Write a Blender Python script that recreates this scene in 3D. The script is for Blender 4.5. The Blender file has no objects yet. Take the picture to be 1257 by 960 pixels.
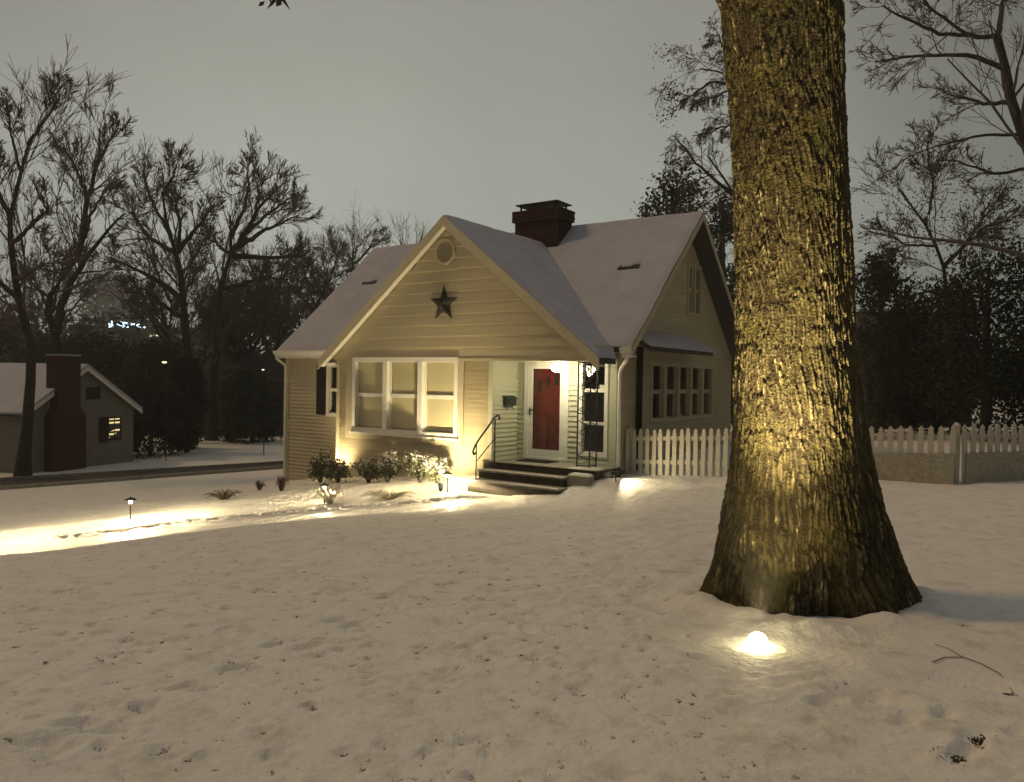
import bpy, math, random
import numpy as np
from mathutils import Vector, Matrix
random.seed(7); RNG = np.random.default_rng(11)
scene = bpy.context.scene
COL = scene.collection

# ------------------------------------------------------------------ camera
F_PX, PITCH, ROLL, EYE = 949.7, -0.016, 0.017, 1.761
TH, HX, HY = 0.601, 2.145, 15.898            # house yaw and front right corner
def basis():
    c, s = math.cos(PITCH), math.sin(PITCH)
    R = Vector((1, 0, 0)); F = Vector((0, c, s)); U = Vector((0, -s, c))
    cr, sr = math.cos(ROLL), math.sin(ROLL)
    return cr*R + sr*U, cr*U - sr*R, F
_R, _U, _F = basis()
cam_d = bpy.data.cameras.new('camera'); cam = bpy.data.objects.new('camera', cam_d); COL.objects.link(cam)
cam.matrix_world = Matrix(((_R.x, _U.x, -_F.x, 0), (_R.y, _U.y, -_F.y, 0), (_R.z, _U.z, -_F.z, EYE), (0, 0, 0, 1)))
cam_d.sensor_width = 36; cam_d.lens = 36*F_PX/1257; cam_d.clip_end = 3000; cam_d.clip_start = 0.05
scene.camera = cam
def ray(x, y):
    d = _R*((x-628.5)/F_PX) - _U*((y-480)/F_PX) + _F
    return d/d.y
def at(x, y, Y):
    d = ray(x, y)*Y
    return Vector((d.x, d.y, d.z+EYE))
def H(u, w, z):
    return Vector((HX+u*math.cos(TH)+w*math.sin(TH), HY-u*math.sin(TH)+w*math.cos(TH), z))

# ------------------------------------------------------------------ world, sun, exposure
SUN_EL, SUN_AZ = math.radians(48), math.radians(-78)      # street side glow arriving from the left
w = bpy.data.worlds.new('World'); scene.world = w; w.use_nodes = True
nt = w.node_tree; nt.nodes.clear()
out = nt.nodes.new('ShaderNodeOutputWorld'); bg = nt.nodes.new('ShaderNodeBackground')
sky = nt.nodes.new('ShaderNodeTexSky'); sky.sky_type = 'NISHITA'; sky.sun_disc = False
sky.sun_elevation = SUN_EL; sky.sun_rotation = SUN_AZ
tc = nt.nodes.new('ShaderNodeTexCoord'); sep = nt.nodes.new('ShaderNodeSeparateXYZ')
nt.links.new(tc.outputs['Generated'], sep.inputs[0])
ramp = nt.nodes.new('ShaderNodeValToRGB')
els = ramp.color_ramp.elements
els[0].position = 0.0; els[0].color = (0.60, 0.645, 0.57, 1)
els[1].position = 1.0; els[1].color = (0.165, 0.160, 0.155, 1)
e = els.new(0.16); e.color = (0.565, 0.59, 0.51, 1)
e = els.new(0.36); e.color = (0.41, 0.41, 0.35, 1)
nt.links.new(sep.outputs['Z'], ramp.inputs[0])
# overcast lit by the town: brighter over the town centre (ahead), slightly mottled cloud
dotn = nt.nodes.new('ShaderNodeVectorMath'); dotn.operation = 'DOT_PRODUCT'
dv = Vector((-0.16, 0.97, 0.16)).normalized(); dotn.inputs[1].default_value = dv
nt.links.new(tc.outputs['Generated'], dotn.inputs[0])
mr0 = nt.nodes.new('ShaderNodeMapRange'); mr0.inputs[1].default_value = -1.0; mr0.inputs[2].default_value = 1.0
nt.links.new(dotn.outputs['Value'], mr0.inputs[0])
mr = nt.nodes.new('ShaderNodeFloatCurve'); cv = mr.mapping.curves[0]
cv.points[0].location = (0, .07); cv.points[1].location = (1, 1.0)
for q_ in ((.5, .09), (.75, .24), (.88, .46), (.95, .80)): cv.points.new(*q_)
mr.mapping.update(); nt.links.new(mr0.outputs[0], mr.inputs['Value'])
noi = nt.nodes.new('ShaderNodeTexNoise'); noi.inputs['Scale'].default_value = 2.6; noi.inputs['Detail'].default_value = 4
nt.links.new(tc.outputs['Generated'], noi.inputs['Vector'])
mrn = nt.nodes.new('ShaderNodeMapRange'); mrn.inputs[1].default_value = .3; mrn.inputs[2].default_value = .7; mrn.inputs[3].default_value = 0.90; mrn.inputs[4].default_value = 1.08
nt.links.new(noi.outputs['Fac'], mrn.inputs[0])
mul = nt.nodes.new('ShaderNodeMath'); mul.operation = 'MULTIPLY'
zr = nt.nodes.new('ShaderNodeMapRange'); zr.interpolation_type = 'SMOOTHSTEP'; zr.inputs[1].default_value = .35; zr.inputs[2].default_value = .9
nt.links.new(sep.outputs['Z'], zr.inputs[0])
mxz = nt.nodes.new('ShaderNodeMix'); mxz.inputs[3].default_value = 1.05
nt.links.new(zr.outputs[0], mxz.inputs[0]); nt.links.new(mr.outputs[0], mxz.inputs[2]); nt.links.new(mxz.outputs[0], mul.inputs[0]); nt.links.new(mrn.outputs[0], mul.inputs[1])
vs = nt.nodes.new('ShaderNodeVectorMath'); vs.operation = 'SCALE'
nt.links.new(ramp.outputs[0], vs.inputs[0]); nt.links.new(mul.outputs[0], vs.inputs['Scale'])
add = nt.nodes.new('ShaderNodeVectorMath'); add.operation = 'MULTIPLY_ADD'
add.inputs[1].default_value = (0.004, 0.004, 0.004)
nt.links.new(sky.outputs[0], add.inputs[0]); nt.links.new(vs.outputs[0], add.inputs[2])
nt.links.new(add.outputs[0], bg.inputs[0]); bg.inputs[1].default_value = 1.0
nt.links.new(bg.outputs[0], out.inputs[0])

sd = bpy.data.lights.new('sun', 'SUN'); sd.energy = 0.75; sd.angle = math.radians(9); sd.color = (1.0, 0.62, 0.26)
so = bpy.data.objects.new('sun', sd); COL.objects.link(so)
ldir = Vector((math.cos(SUN_EL)*math.cos(math.radians(-12)), math.cos(SUN_EL)*math.sin(math.radians(-12)), -math.sin(SUN_EL)))
so.rotation_euler = ldir.to_track_quat('-Z', 'Y').to_euler()
scene.view_settings.view_transform = 'Standard'; scene.view_settings.look = 'None'
scene.view_settings.exposure = 0.0; scene.view_settings.gamma = 1.0

# ------------------------------------------------------------------ materials
MATS = {}
def mat(name, color, rough=0.7, var=0.15, scale=6.0, bump=0.0, bscale=40.0, metallic=0.0, spec=0.3, color2=None, stretch=None):
    m = bpy.data.materials.new(name); m.use_nodes = True
    n = m.node_tree; b = n.nodes['Principled BSDF']
    b.inputs['Roughness'].default_value = rough; b.inputs['Metallic'].default_value = metallic
    b.inputs['Specular IOR Level'].default_value = spec
    t = n.nodes.new('ShaderNodeTexCoord'); src = t.outputs['Object']
    if stretch:
        mp = n.nodes.new('ShaderNodeMapping'); mp.inputs['Scale'].default_value = stretch
        n.links.new(src, mp.inputs[0]); src = mp.outputs[0]
    tn = n.nodes.new('ShaderNodeTexNoise'); tn.inputs['Scale'].default_value = scale; tn.inputs['Detail'].default_value = 6
    tn.inputs['Roughness'].default_value = 0.65
    n.links.new(src, tn.inputs['Vector'])
    mx = n.nodes.new('ShaderNodeMix'); mx.data_type = 'RGBA'
    c2 = color2 if color2 else tuple(max(0, c*(1+var)) for c in color)
    c1 = color if color2 else tuple(max(0, c*(1-var)) for c in color)
    mx.inputs[6].default_value = (*c1, 1); mx.inputs[7].default_value = (*c2, 1)
    r = n.nodes.new('ShaderNodeMapRange'); r.inputs[1].default_value = 0.3; r.inputs[2].default_value = 0.7
    n.links.new(tn.outputs['Fac'], r.inputs[0]); n.links.new(r.outputs[0], mx.inputs[0])
    n.links.new(mx.outputs[2], b.inputs['Base Color'])
    if bump > 0:
        bn = n.nodes.new('ShaderNodeTexNoise'); bn.inputs['Scale'].default_value = bscale; bn.inputs['Detail'].default_value = 5
        n.links.new(src, bn.inputs['Vector'])
        bp = n.nodes.new('ShaderNodeBump'); bp.inputs['Strength'].default_value = 1.0; bp.inputs['Distance'].default_value = bump
        n.links.new(bn.outputs['Fac'], bp.inputs['Height']); n.links.new(bp.outputs[0], b.inputs['Normal'])
    MATS[name] = m
    return m
def emis(name, color, strength):
    m = bpy.data.materials.new(name); m.use_nodes = True
    n = m.node_tree; n.nodes.clear()
    o = n.nodes.new('ShaderNodeOutputMaterial'); e_ = n.nodes.new('ShaderNodeEmission')
    e_.inputs[0].default_value = (*color, 1); e_.inputs[1].default_value = strength
    n.links.new(e_.outputs[0], o.inputs[0]); return m
def glass(name, tint=(0.9, 0.95, 0.92), ior=1.5):
    m = bpy.data.materials.new(name); m.use_nodes = True
    n = m.node_tree; n.nodes.clear()
    o = n.nodes.new('ShaderNodeOutputMaterial'); mx = n.nodes.new('ShaderNodeMixShader')
    tr = n.nodes.new('ShaderNodeBsdfTransparent'); gl = n.nodes.new('ShaderNodeBsdfGlossy')
    tr.inputs[0].default_value = (*tint, 1); gl.inputs['Roughness'].default_value = 0.03
    lw = n.nodes.new('ShaderNodeLayerWeight'); lw.inputs[0].default_value = .5
    pw_ = n.nodes.new('ShaderNodeMath'); pw_.operation = 'POWER'; pw_.inputs[1].default_value = 5
    fr = n.nodes.new('ShaderNodeMath'); fr.operation = 'MULTIPLY_ADD'; fr.inputs[1].default_value = .9; fr.inputs[2].default_value = .035
    n.links.new(lw.outputs['Facing'], pw_.inputs[0]); n.links.new(pw_.outputs[0], fr.inputs[0])
    n.links.new(fr.outputs[0], mx.inputs[0]); n.links.new(tr.outputs[0], mx.inputs[1]); n.links.new(gl.outputs[0], mx.inputs[2])
    n.links.new(mx.outputs[0], o.inputs[0]); return m

M_SNOW = mat('snow', (0.78, 0.765, 0.72), 0.65, 0.05, 3.0, bump=0.014, bscale=22.0, spec=0.25)
def thin_snow(m):        # turf tinting the snow where the cover is thin
    n = m.node_tree; b = n.nodes['Principled BSDF']; src = b.inputs['Base Color'].links[0].from_socket
    t = n.nodes.new('ShaderNodeTexCoord'); a = n.nodes.new('ShaderNodeTexNoise'); a.inputs['Scale'].default_value = 4.5; a.inputs['Detail'].default_value = 8; a.inputs['Roughness'].default_value = .7
    n.links.new(t.outputs['Object'], a.inputs['Vector'])
    r = n.nodes.new('ShaderNodeMapRange'); r.inputs[1].default_value = .50; r.inputs[2].default_value = .80; r.inputs[4].default_value = .75; n.links.new(a.outputs['Fac'], r.inputs[0])
    x = n.nodes.new('ShaderNodeMix'); x.data_type = 'RGBA'; x.inputs[7].default_value = (.42, .37, .26, 1)
    n.links.new(r.outputs[0], x.inputs[0]); n.links.new(src, x.inputs[6]); n.links.new(x.outputs[2], b.inputs['Base Color'])
thin_snow(M_SNOW)
M_ROOFSNOW = mat('roof_snow', (0.46, 0.46, 0.52), 0.7, 0.10, 1.7, bump=0.015, bscale=9.0, spec=0.2)  # lawn snow darkened and greyed: the roof's weaker light put into the colour
M_CREAM = mat('cream_siding', (0.525, 0.46, 0.305), 0.45, 0.10, 1.6, bump=0.0012, bscale=60, spec=0.4, stretch=(0.3, 0.3, 4))
M_GREEN = mat('pale_green_siding', (0.50, 0.50, 0.36), 0.45, 0.05, 5.0, bump=0.0012, bscale=60, spec=0.4)
M_TRIM = mat('white_trim', (0.76, 0.74, 0.66), 0.4, 0.04, 8.0, spec=0.4)
M_RAKE = mat('rake_paint', (0.56, 0.50, 0.35), 0.5, 0.05, 6.0)
M_TAN = mat('tan_trim', (0.46, 0.40, 0.27), 0.5, 0.06, 6.0)
M_DARKWALL = M_CREAM
M_SHINGLE = mat('asphalt_shingle', (0.06, 0.055, 0.055), 0.9, 0.3, 20, bump=0.01, bscale=50)
M_BRICK = mat('red_brick', (0.06, 0.028, 0.022), 0.85, 0.4, 9, bump=0.004, bscale=60)
M_MORTAR = mat('mortar', (0.07, 0.06, 0.055), 0.9, 0.2, 20)
M_METALDK = mat('dark_metal', (0.03, 0.032, 0.03), 0.5, 0.3, 10, metallic=0.4)
M_IRON = mat('wrought_iron', (0.02, 0.02, 0.022), 0.5, 0.3, 15, spec=0.5)
M_STAR = mat('rusty_star_metal', (0.045, 0.045, 0.04), 0.85, 0.35, 7, metallic=0.0, spec=0.05, bump=0.004, bscale=25)
M_RED = mat('red_door_paint', (0.135, 0.016, 0.011), 0.35, 0.12, 4, spec=0.5)
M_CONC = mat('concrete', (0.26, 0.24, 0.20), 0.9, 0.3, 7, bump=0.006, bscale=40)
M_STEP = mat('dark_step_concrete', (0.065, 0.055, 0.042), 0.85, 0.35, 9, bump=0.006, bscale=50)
M_BLIND = mat('window_blind', (0.68, 0.64, 0.48), 0.8, 0.04, 4)
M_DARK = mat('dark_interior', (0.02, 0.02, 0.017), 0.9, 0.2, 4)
M_SHUT = mat('dark_shutter', (0.025, 0.014, 0.012), 0.6, 0.2, 10)
M_MAIL = mat('mailbox_green', (0.02, 0.035, 0.025), 0.4, 0.2, 10, spec=0.5)
M_FENCE = mat('fence_paint', (0.52, 0.49, 0.41), 0.6, 0.10, 9, bump=0.002, bscale=50)
M_MESH = mat('snowy_lattice', (0.38, 0.36, 0.29), 0.85, 0.3, 25, bump=0.02, bscale=30)
M_WOOD = mat('bare_bark', (0.045, 0.038, 0.030), 0.9, 0.4, 8)
M_WOODG = mat('mossy_bark', (0.030, 0.034, 0.020), 0.9, 0.4, 8)
M_TWIG = mat('twig_bark', (0.12, 0.10, 0.08), 0.9, 0.3, 5)
M_LEAFD = mat('dark_foliage', (0.022, 0.030, 0.016), 0.85, 0.5, 1.2)
M_LEAFB = mat('brown_foliage', (0.050, 0.042, 0.026), 0.85, 0.4, 1.2)
M_LEAFI = mat('ivy_foliage', (0.028, 0.042, 0.020), 0.8, 0.5, 1.2)
M_BUSH = mat('shrub_leaf', (0.13, 0.135, 0.075), 0.6, 0.4, 9)
M_DRY = mat('dry_grass', (0.10, 0.075, 0.045), 0.9, 0.4, 20)
M_DEADLEAF = mat('dead_leaf', (0.055, 0.045, 0.032), 0.8, 0.4, 30)
M_ROAD = mat('asphalt', (0.05, 0.045, 0.04), 0.7, 0.35, 1.5, bump=0.01, bscale=30)
M_COPPER = mat('lamp_metal', (0.06, 0.045, 0.03), 0.4, 0.3, 12, metallic=0.7)
M_RUG = mat('door_mat', (0.02, 0.014, 0.012), 0.95, 0.3, 40, bump=0.004, bscale=120)
M_GLASS = glass('window_glass', (.97, .96, .91))
M_GLASSD = glass('storm_glass', (0.92, 0.9, 0.88))
E_WARM = emis('warm_bulb', (1.0, 0.78, 0.40), 14)
E_PORCH = emis('porch_globe', (1.0, 0.92, 0.66), 40)
E_SPOT = emis('spot_lens', (1.0, 0.86, 0.45), 28)
E_WIN = emis('lit_window', (1.0, 0.80, 0.34), 1.0)
E_SIGN = emis('sign_tubes', (0.55, 0.78, 1.0), 9.0)
E_FAR = emis('far_lamp', (1.0, 0.86, 0.55), 1.6)

# ------------------------------------------------------------------ helpers
def link(o, parent=None):
    COL.objects.link(o)
    if parent is not None: o.parent = parent
    return o
def tag(o, label=None, cat=None, group=None, kind=None):
    if label: o['label'] = label
    if cat: o['category'] = cat
    if group: o['group'] = group
    if kind: o['kind'] = kind
    return o
def empty(name, loc, rz=0, label=None, cat=None, group=None):
    o = bpy.data.objects.new(name, None); o.location = loc; o.rotation_euler = (0, 0, rz); o.empty_display_size = 0.2
    link(o); return tag(o, label, cat, group)
def mesh_np(name, verts, faces, m, parent=None, smooth=False):
    verts = np.asarray(verts, np.float32); faces = np.asarray(faces, np.int32)
    me = bpy.data.meshes.new(name)
    k = faces.shape[1]; nf = len(faces)
    me.vertices.add(len(verts)); me.vertices.foreach_set('co', verts.ravel())
    me.loops.add(nf*k); me.loops.foreach_set('vertex_index', faces.ravel())
    me.polygons.add(nf); me.polygons.foreach_set('loop_start', np.arange(0, nf*k, k, dtype=np.int32))
    if smooth: me.polygons.foreach_set('use_smooth', np.ones(nf, bool))
    me.update(calc_edges=True); me.validate()
    me.materials.append(m)
    return link(bpy.data.objects.new(name, me), parent)
class MB:
    def __init__(s, f=None): s.v = []; s.f = []; s.map = f
    def P(s, p): return tuple(s.map(*p)) if s.map else tuple(p)
    def poly(s, pts):
        i = len(s.v); s.v += [s.P(p) for p in pts]; s.f.append(tuple(range(i, i+len(pts))))
    def hexa(s, b, t):                       # two rings of equal length
        i = len(s.v); n = len(b); s.v += [s.P(p) for p in b] + [s.P(p) for p in t]
        s.f.append(tuple(i+k for k in reversed(range(n)))); s.f.append(tuple(i+n+k for k in range(n)))
        for k in range(n):
            k2 = (k+1) % n; s.f.append((i+k, i+k2, i+n+k2, i+n+k))
    def box(s, a, b):
        x0, x1 = sorted((a[0], b[0])); y0, y1 = sorted((a[1], b[1])); z0, z1 = sorted((a[2], b[2]))
        s.hexa([(x0, y0, z0), (x1, y0, z0), (x1, y1, z0), (x0, y1, z0)], [(x0, y0, z1), (x1, y0, z1), (x1, y1, z1), (x0, y1, z1)])
    def slab(s, top, t):                     # extrude a polygon straight down by t
        s.hexa([(p[0], p[1], p[2]-t) for p in top], top)
    def tube(s, pts, r, n=8, r2=None, cap=True):
        pts = [Vector(s.P(p)) for p in pts]; K = len(pts); i = len(s.v)
        for k, p in enumerate(pts):
            t = (pts[min(k+1, K-1)]-pts[max(k-1, 0)]).normalized()
            a = t.orthogonal().normalized() if k == 0 else (a - t*a.dot(t)).normalized()
            b = t.cross(a); rr = r if r2 is None else r+(r2-r)*k/(K-1)
            for j in range(n):
                q = p+(a*math.cos(2*math.pi*j/n)+b*math.sin(2*math.pi*j/n))*rr; s.v.append(tuple(q))
        for k in range(K-1):
            for j in range(n):
                j2 = (j+1) % n; s.f.append((i+k*n+j, i+k*n+j2, i+(k+1)*n+j2, i+(k+1)*n+j))
        if cap:
            s.f.append(tuple(i+j for j in reversed(range(n)))); s.f.append(tuple(i+(K-1)*n+j for j in range(n)))
    def lathe(s, prof, c, n=16):
        i = len(s.v)
        for r, z in prof:
            for j in range(n):
                s.v.append(s.P((c[0]+r*math.cos(2*math.pi*j/n), c[1]+r*math.sin(2*math.pi*j/n), c[2]+z)))
        K = len(prof)
        for k in range(K-1):
            for j in range(n):
                j2 = (j+1) % n; s.f.append((i+k*n+j, i+k*n+j2, i+(k+1)*n+j2, i+(k+1)*n+j))
        s.f.append(tuple(i+j for j in reversed(range(n)))); s.f.append(tuple(i+(K-1)*n+j for j in range(n)))
    def build(s, name, m, parent=None, smooth=False, bevel=0):
        me = bpy.data.meshes.new(name); me.from_pydata(s.v, [], s.f); me.materials.append(m)
        import bmesh
        bm = bmesh.new(); bm.from_mesh(me); bmesh.ops.recalc_face_normals(bm, faces=bm.faces); bm.to_mesh(me); bm.free()
        if smooth: me.polygons.foreach_set('use_smooth', [True]*len(me.polygons))
        o = link(bpy.data.objects.new(name, me), parent)
        if bevel:
            b = o.modifiers.new('bevel', 'BEVEL'); b.width = bevel; b.segments = 2; b.limit_method = 'ANGLE'
        return o

def _hash(ix, iy, iz):
    h = (ix.astype(np.int64)*374761393 + iy.astype(np.int64)*668265263 + iz.astype(np.int64)*2147483647*3 + 1013904223) & 0x7fffffff
    h = ((h ^ (h >> 13))*1274126177) & 0x7fffffff
    h = ((h ^ (h >> 15))*2246822519) & 0x7fffffff
    return (h ^ (h >> 16)) % 65536/65535.0
def vn(x, y, z=None):
    if z is None: z = np.zeros_like(x)
    ix, iy, iz = np.floor(x), np.floor(y), np.floor(z)
    fx, fy, fz = x-ix, y-iy, z-iz
    fx, fy, fz = (f*f*(3-2*f) for f in (fx, fy, fz))
    r = 0
    for a in (0, 1):
        for b in (0, 1):
            for c in (0, 1):
                wgt = (fx if a else 1-fx)*(fy if b else 1-fy)*(fz if c else 1-fz)
                r = r + wgt*_hash(ix+a, iy+b, iz+c)
    return r
def fbm(x, y, z=None, o=4):
    r = 0; a = .5; s = 0
    for k in range(o):
        r = r+a*vn(x+17.3*k, y+5.1*k, None if z is None else z); s += a
        x = x*2.03; y = y*2.03; z = None if z is None else z*2.03; a *= .5
    return r/s

# ------------------------------------------------------------------ terrain
CP = [(0, 0, .18), (0, 3, .15), (-4, 3, .05), (4, 3, .19), (2.35, 5.6, .09), (-6, 6, -.2), (0, 7.3, -.04), (5, 8, .14), (7.2, 12.4, .2), (3, 10, .0),
      (2.4, 16.1, -.2), (12, 12, .3), (12, 18, .3), (-.3, 11, -.28), (-.1, 15.2, -.54), (-2.75, 14.5, -.69), (-5.6, 13.6, -.84), (-7.95, 11.95, -.92),
      (-11, 7.4, -.85), (-5.0, 10.05, -.62), (-4.2, 11.3, -.60), (-6.6, 9.6, -.7), (-3.0, 10.0, -.42), (-2.3, 12.3, -.50), (0.6, 14.0, -.5), (-4.25, 19.1, -.75), (-1.2, 16.2, -.5), (-6.3, 21.7, -1.22), (-10, 18, -1.4), (-15.8, 24, -1.98), (-9.7, 32, -2.0),
      (-12, 30, -2.0), (-18, 28, -2.05), (-30, 30, -2.1), (-12, 40, -2.1), (-20, 60, -2.3), (0, 60, -1.8), (0, 35, -1.5), (30, 60, 0), (20, 30, .3), (-60, 60, -2.2), (60, 60, 0),
      (0, -20, .2), (-25, -20, -.4), (25, -20, .3), (-20, 5, -1.2), (25, 8, .4), (5, 22, .0), (-60, 0, -2), (60, 0, .4), (-150, 150, 0), (0, 160, -1), (150, 150, 0), (-150, -80, -1), (150, -80, 0)]
CP = np.array(CP, float)
def _tps(r2): return np.where(r2 > 1e-9, r2*np.log(np.maximum(r2, 1e-9)), 0)
_n = len(CP); _K = _tps(((CP[:, None, :2]-CP[None, :, :2])**2).sum(-1)); _A = np.zeros((_n+3, _n+3))
_A[:_n, :_n] = _K + np.eye(_n)*0.02; _A[:_n, _n] = 1; _A[:_n, _n+1:] = CP[:, :2]; _A[_n:, :_n] = _A[:_n, _n:].T
_W = np.linalg.solve(_A, np.r_[CP[:, 2], 0, 0, 0])
def gbase(x, y):
    x = np.asarray(x, float); y = np.asarray(y, float)
    r = _W[_n]+_W[_n+1]*x+_W[_n+2]*y
    for i in range(_n): r = r+_W[i]*_tps((x-CP[i, 0])**2+(y-CP[i, 1])**2)
    return r
PATH = np.array([(-.7, 15.0), (-2.75, 14.5), (-4.45, 14.05), (-5.6, 13.6), (-6.4, 12.95), (-6.95, 12.6), (-7.95, 11.95), (-9.6, 10.8), (-12.5, 8.6)], float)
PATHZ = np.array([-.56, -.69, -.80, -.86, -.90, -.92, -.95, -1.0, -1.1]); PATHW = np.array([.45, .95, 1.15, 1.25, 1.25, 1.25, 1.25, 1.3, 1.3])
def seg_d(x, y, PL):
    d = np.full(np.shape(x), 1e9)
    for a, b in zip(PL[:-1], PL[1:]):
        v = b-a; t = np.clip(((x-a[0])*v[0]+(y-a[1])*v[1])/(v@v), 0, 1)
        d = np.minimum(d, np.hypot(x-a[0]-t*v[0], y-a[1]-t*v[1]))
    return d
def gz(x, y): return float(gbase(x, y))
def on_ground(px, py, guess=6.0):
    d = ray(px, py); Y = guess
    for _ in range(60):
        zt = EYE+d.z*Y; zg = gz(d.x*Y, Y); Yn = (EYE-zg)/(-d.z); Y = .5*Y+.5*Yn
    return Vector((d.x*Y, Y, gz(d.x*Y, Y)))

def axis(segs):
    r = [segs[0][0]]
    for a, b, s0, s1 in segs:
        x = a
        while x < b-1e-6:
            s = s0+(s1-s0)*(x-a)/(b-a); x = min(b, x+s); r.append(x)
    return np.array(r)
xs = axis([(-260, -60, 40, 8), (-60, -12, 6, .6), (-12, -4.5, .25, .06), (-4.5, 4.5, .03, .03), (4.5, 12, .05, .4), (12, 60, .6, 6), (60, 260, 8, 40)])
ys = axis([(-120, -5, 25, 2), (-5, 1.8, 1, .06), (1.8, 8, .028, .028), (8, 17, .035, .06), (17, 40, .12, 1.0), (40, 100, 1.5, 6), (100, 500, 10, 60)])
GX, GY = np.meshgrid(xs, ys, indexing='xy')
GZ = gbase(GX, GY)
near = np.clip(1-(np.hypot(GX, GY-6)-12)/8, 0, 1)
lawn = (fbm(GX*1.3, GY*1.3, o=3)-.5)*.06 + (fbm(GX*4.3, GY*4.3+9, o=3)-.5)*.024 + (fbm(GX*15, GY*15+3, o=3)-.5)*.030*np.clip(fbm(GX*.9+30, GY*.9, o=3)*3.2-1.1, .15, 1.2)
GZ = GZ + lawn*near
# level walk with a low bank on the lawn side
def walk_z(x, y):
    best = np.full(x.shape, 1e9); z = np.zeros(x.shape); w_ = np.ones(x.shape); sd_ = np.zeros(x.shape)
    for k in range(len(PATH)-1):
        a, v = PATH[k], PATH[k+1]-PATH[k]; t = np.clip(((x-a[0])*v[0]+(y-a[1])*v[1])/(v@v), 0, 1)
        d = np.hypot(x-a[0]-t*v[0], y-a[1]-t*v[1]); m = d < best; best = np.where(m, d, best)
        z = np.where(m, PATHZ[k]+(PATHZ[k+1]-PATHZ[k])*t, z); w_ = np.where(m, PATHW[k]+(PATHW[k+1]-PATHW[k])*t, w_)
        sd_ = np.where(m, v[0]*(y-a[1])-v[1]*(x-a[0]), sd_)
    return best, z, w_, sd_ > 0
bd, bz, bw, nearside = walk_z(GX, GY)
wob = .22*(fbm(GX*1.1, GY*1.1, o=3)-.5)
e0 = np.where(nearside, bw+wob, .95+wob); e1 = np.where(nearside, bw+.45+wob, 2.3+wob)
tt = np.clip((e1-bd)/(e1-e0), 0, 1); tt = tt*tt*(3-2*tt)
GZ = GZ*(1-tt)+(bz+.22*lawn)*tt
dents = []
def dent(x, y, r, d, ang=0, asp=1.0, rim=.25):
    global GZ
    m = (np.abs(GX-x) < 4*r*asp) & (np.abs(GY-y) < 4*r*asp)
    if not m.any(): return
    c, s = math.cos(ang), math.sin(ang)
    a = ((GX[m]-x)*c+(GY[m]-y)*s)/(r*asp); b = (-(GX[m]-x)*s+(GY[m]-y)*c)/r
    q = a*a+b*b
    GZ[m] += -d*np.exp(-q*q) + d*rim*np.exp(-((np.sqrt(q)-1.35)/.35)**2)
# small pits where grass shows through the thin snow
pits = []
for i in range(1500):
    Y = 2.6+9.5*random.random()**1.3; X = random.uniform(-.68, .5)*Y
    if X > 1.2 and random.random() < .8: continue
    if math.hypot(X-2.3, Y-5.95) < 1.0: continue
    r = random.uniform(.012, .028); d = random.uniform(.008, .02); dent(X, Y, r, d, random.uniform(0, 3), random.uniform(1, 2.2), .15)
    pits.append((X, Y, r))
for i in range(170):           # deeper little holes, each with turf at its bottom
    Y = 2.7+7*random.random()**1.2; X = random.uniform(-.68, .2)*Y
    r = random.uniform(.022, .042); dent(X, Y, r, random.uniform(.02, .04), random.uniform(0, 3), random.uniform(1.1, 2.2), .2)
    if random.random() < .7: pits.append((X, Y, r*.9)); pits.append((X, Y, r*.6))
# trodden line along the path
TROD = []
for a, b in zip(PATH[:-1], PATH[1:]):
    L = np.linalg.norm(b-a); nst = int(L/.26)
    for k in range(nst):
        t = k/nst; p = a+(b-a)*t; v = (b-a)/L; side = (1 if k % 2 else -1)*.06
        TROD.append((p[0]-v[1]*side, p[1]+v[0]*side))
        dent(p[0]-v[1]*side+random.uniform(-.05, .05), p[1]+v[0]*side+random.uniform(-.05, .05), .085, .11, math.atan2(v[1], v[0]), 1.8, .3)
# footprints and scuffs in the foreground
foot = [((1065, 852), .10, .05, -.5, 2.0), ((1195, 838), .10, .05, -.6, 2.6), ((1188, 922), .055, .07, .75, 2.4), ((1150, 930), .05, -.03, .3, 1.5), ((715, 850), .03, .05, .3, 1.4), ((425, 922), .035, .04, .3, 1.6), ((320, 898), .03, .03, .2, 1.8), ((385, 868), .035, .04, .3, 1.6),
        ((165, 798), .03, .04, .2, 1.6), ((385, 733), .03, .03, .4, 1.5), ((278, 748), .03, .03, .3, 1.5), ((575, 795), .04, .04, .5, 1.6), ((855, 808), .035, .04, 0, 1.3), ((1185, 774), .05, .04, .2, 1.6), ((998, 883), .03, .03, 0, 1.4)]
FOOT = []
for px0, py0, px1, py1, n_ in ((40, 935, 470, 742, 15), (1250, 905, 1010, 850, 6)):
    for k in range(n_):
        f_ = k/(n_-1); q = on_ground(px0+(px1-px0)*f_+random.uniform(-8, 8), py0+(py1-py0)*f_+(9 if k % 2 else -9))
        dent(q.x, q.y, random.uniform(.045, .06), random.uniform(.03, .05), random.uniform(.2, .9), 1.9, .18)
        if random.random() < .45: pits.append((q.x, q.y, .03))
for (px, py), r, d, a, asp in foot:
    p = on_ground(px, py); dent(p.x, p.y, r, d, a, asp, .22); FOOT.append((p, r))
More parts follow.
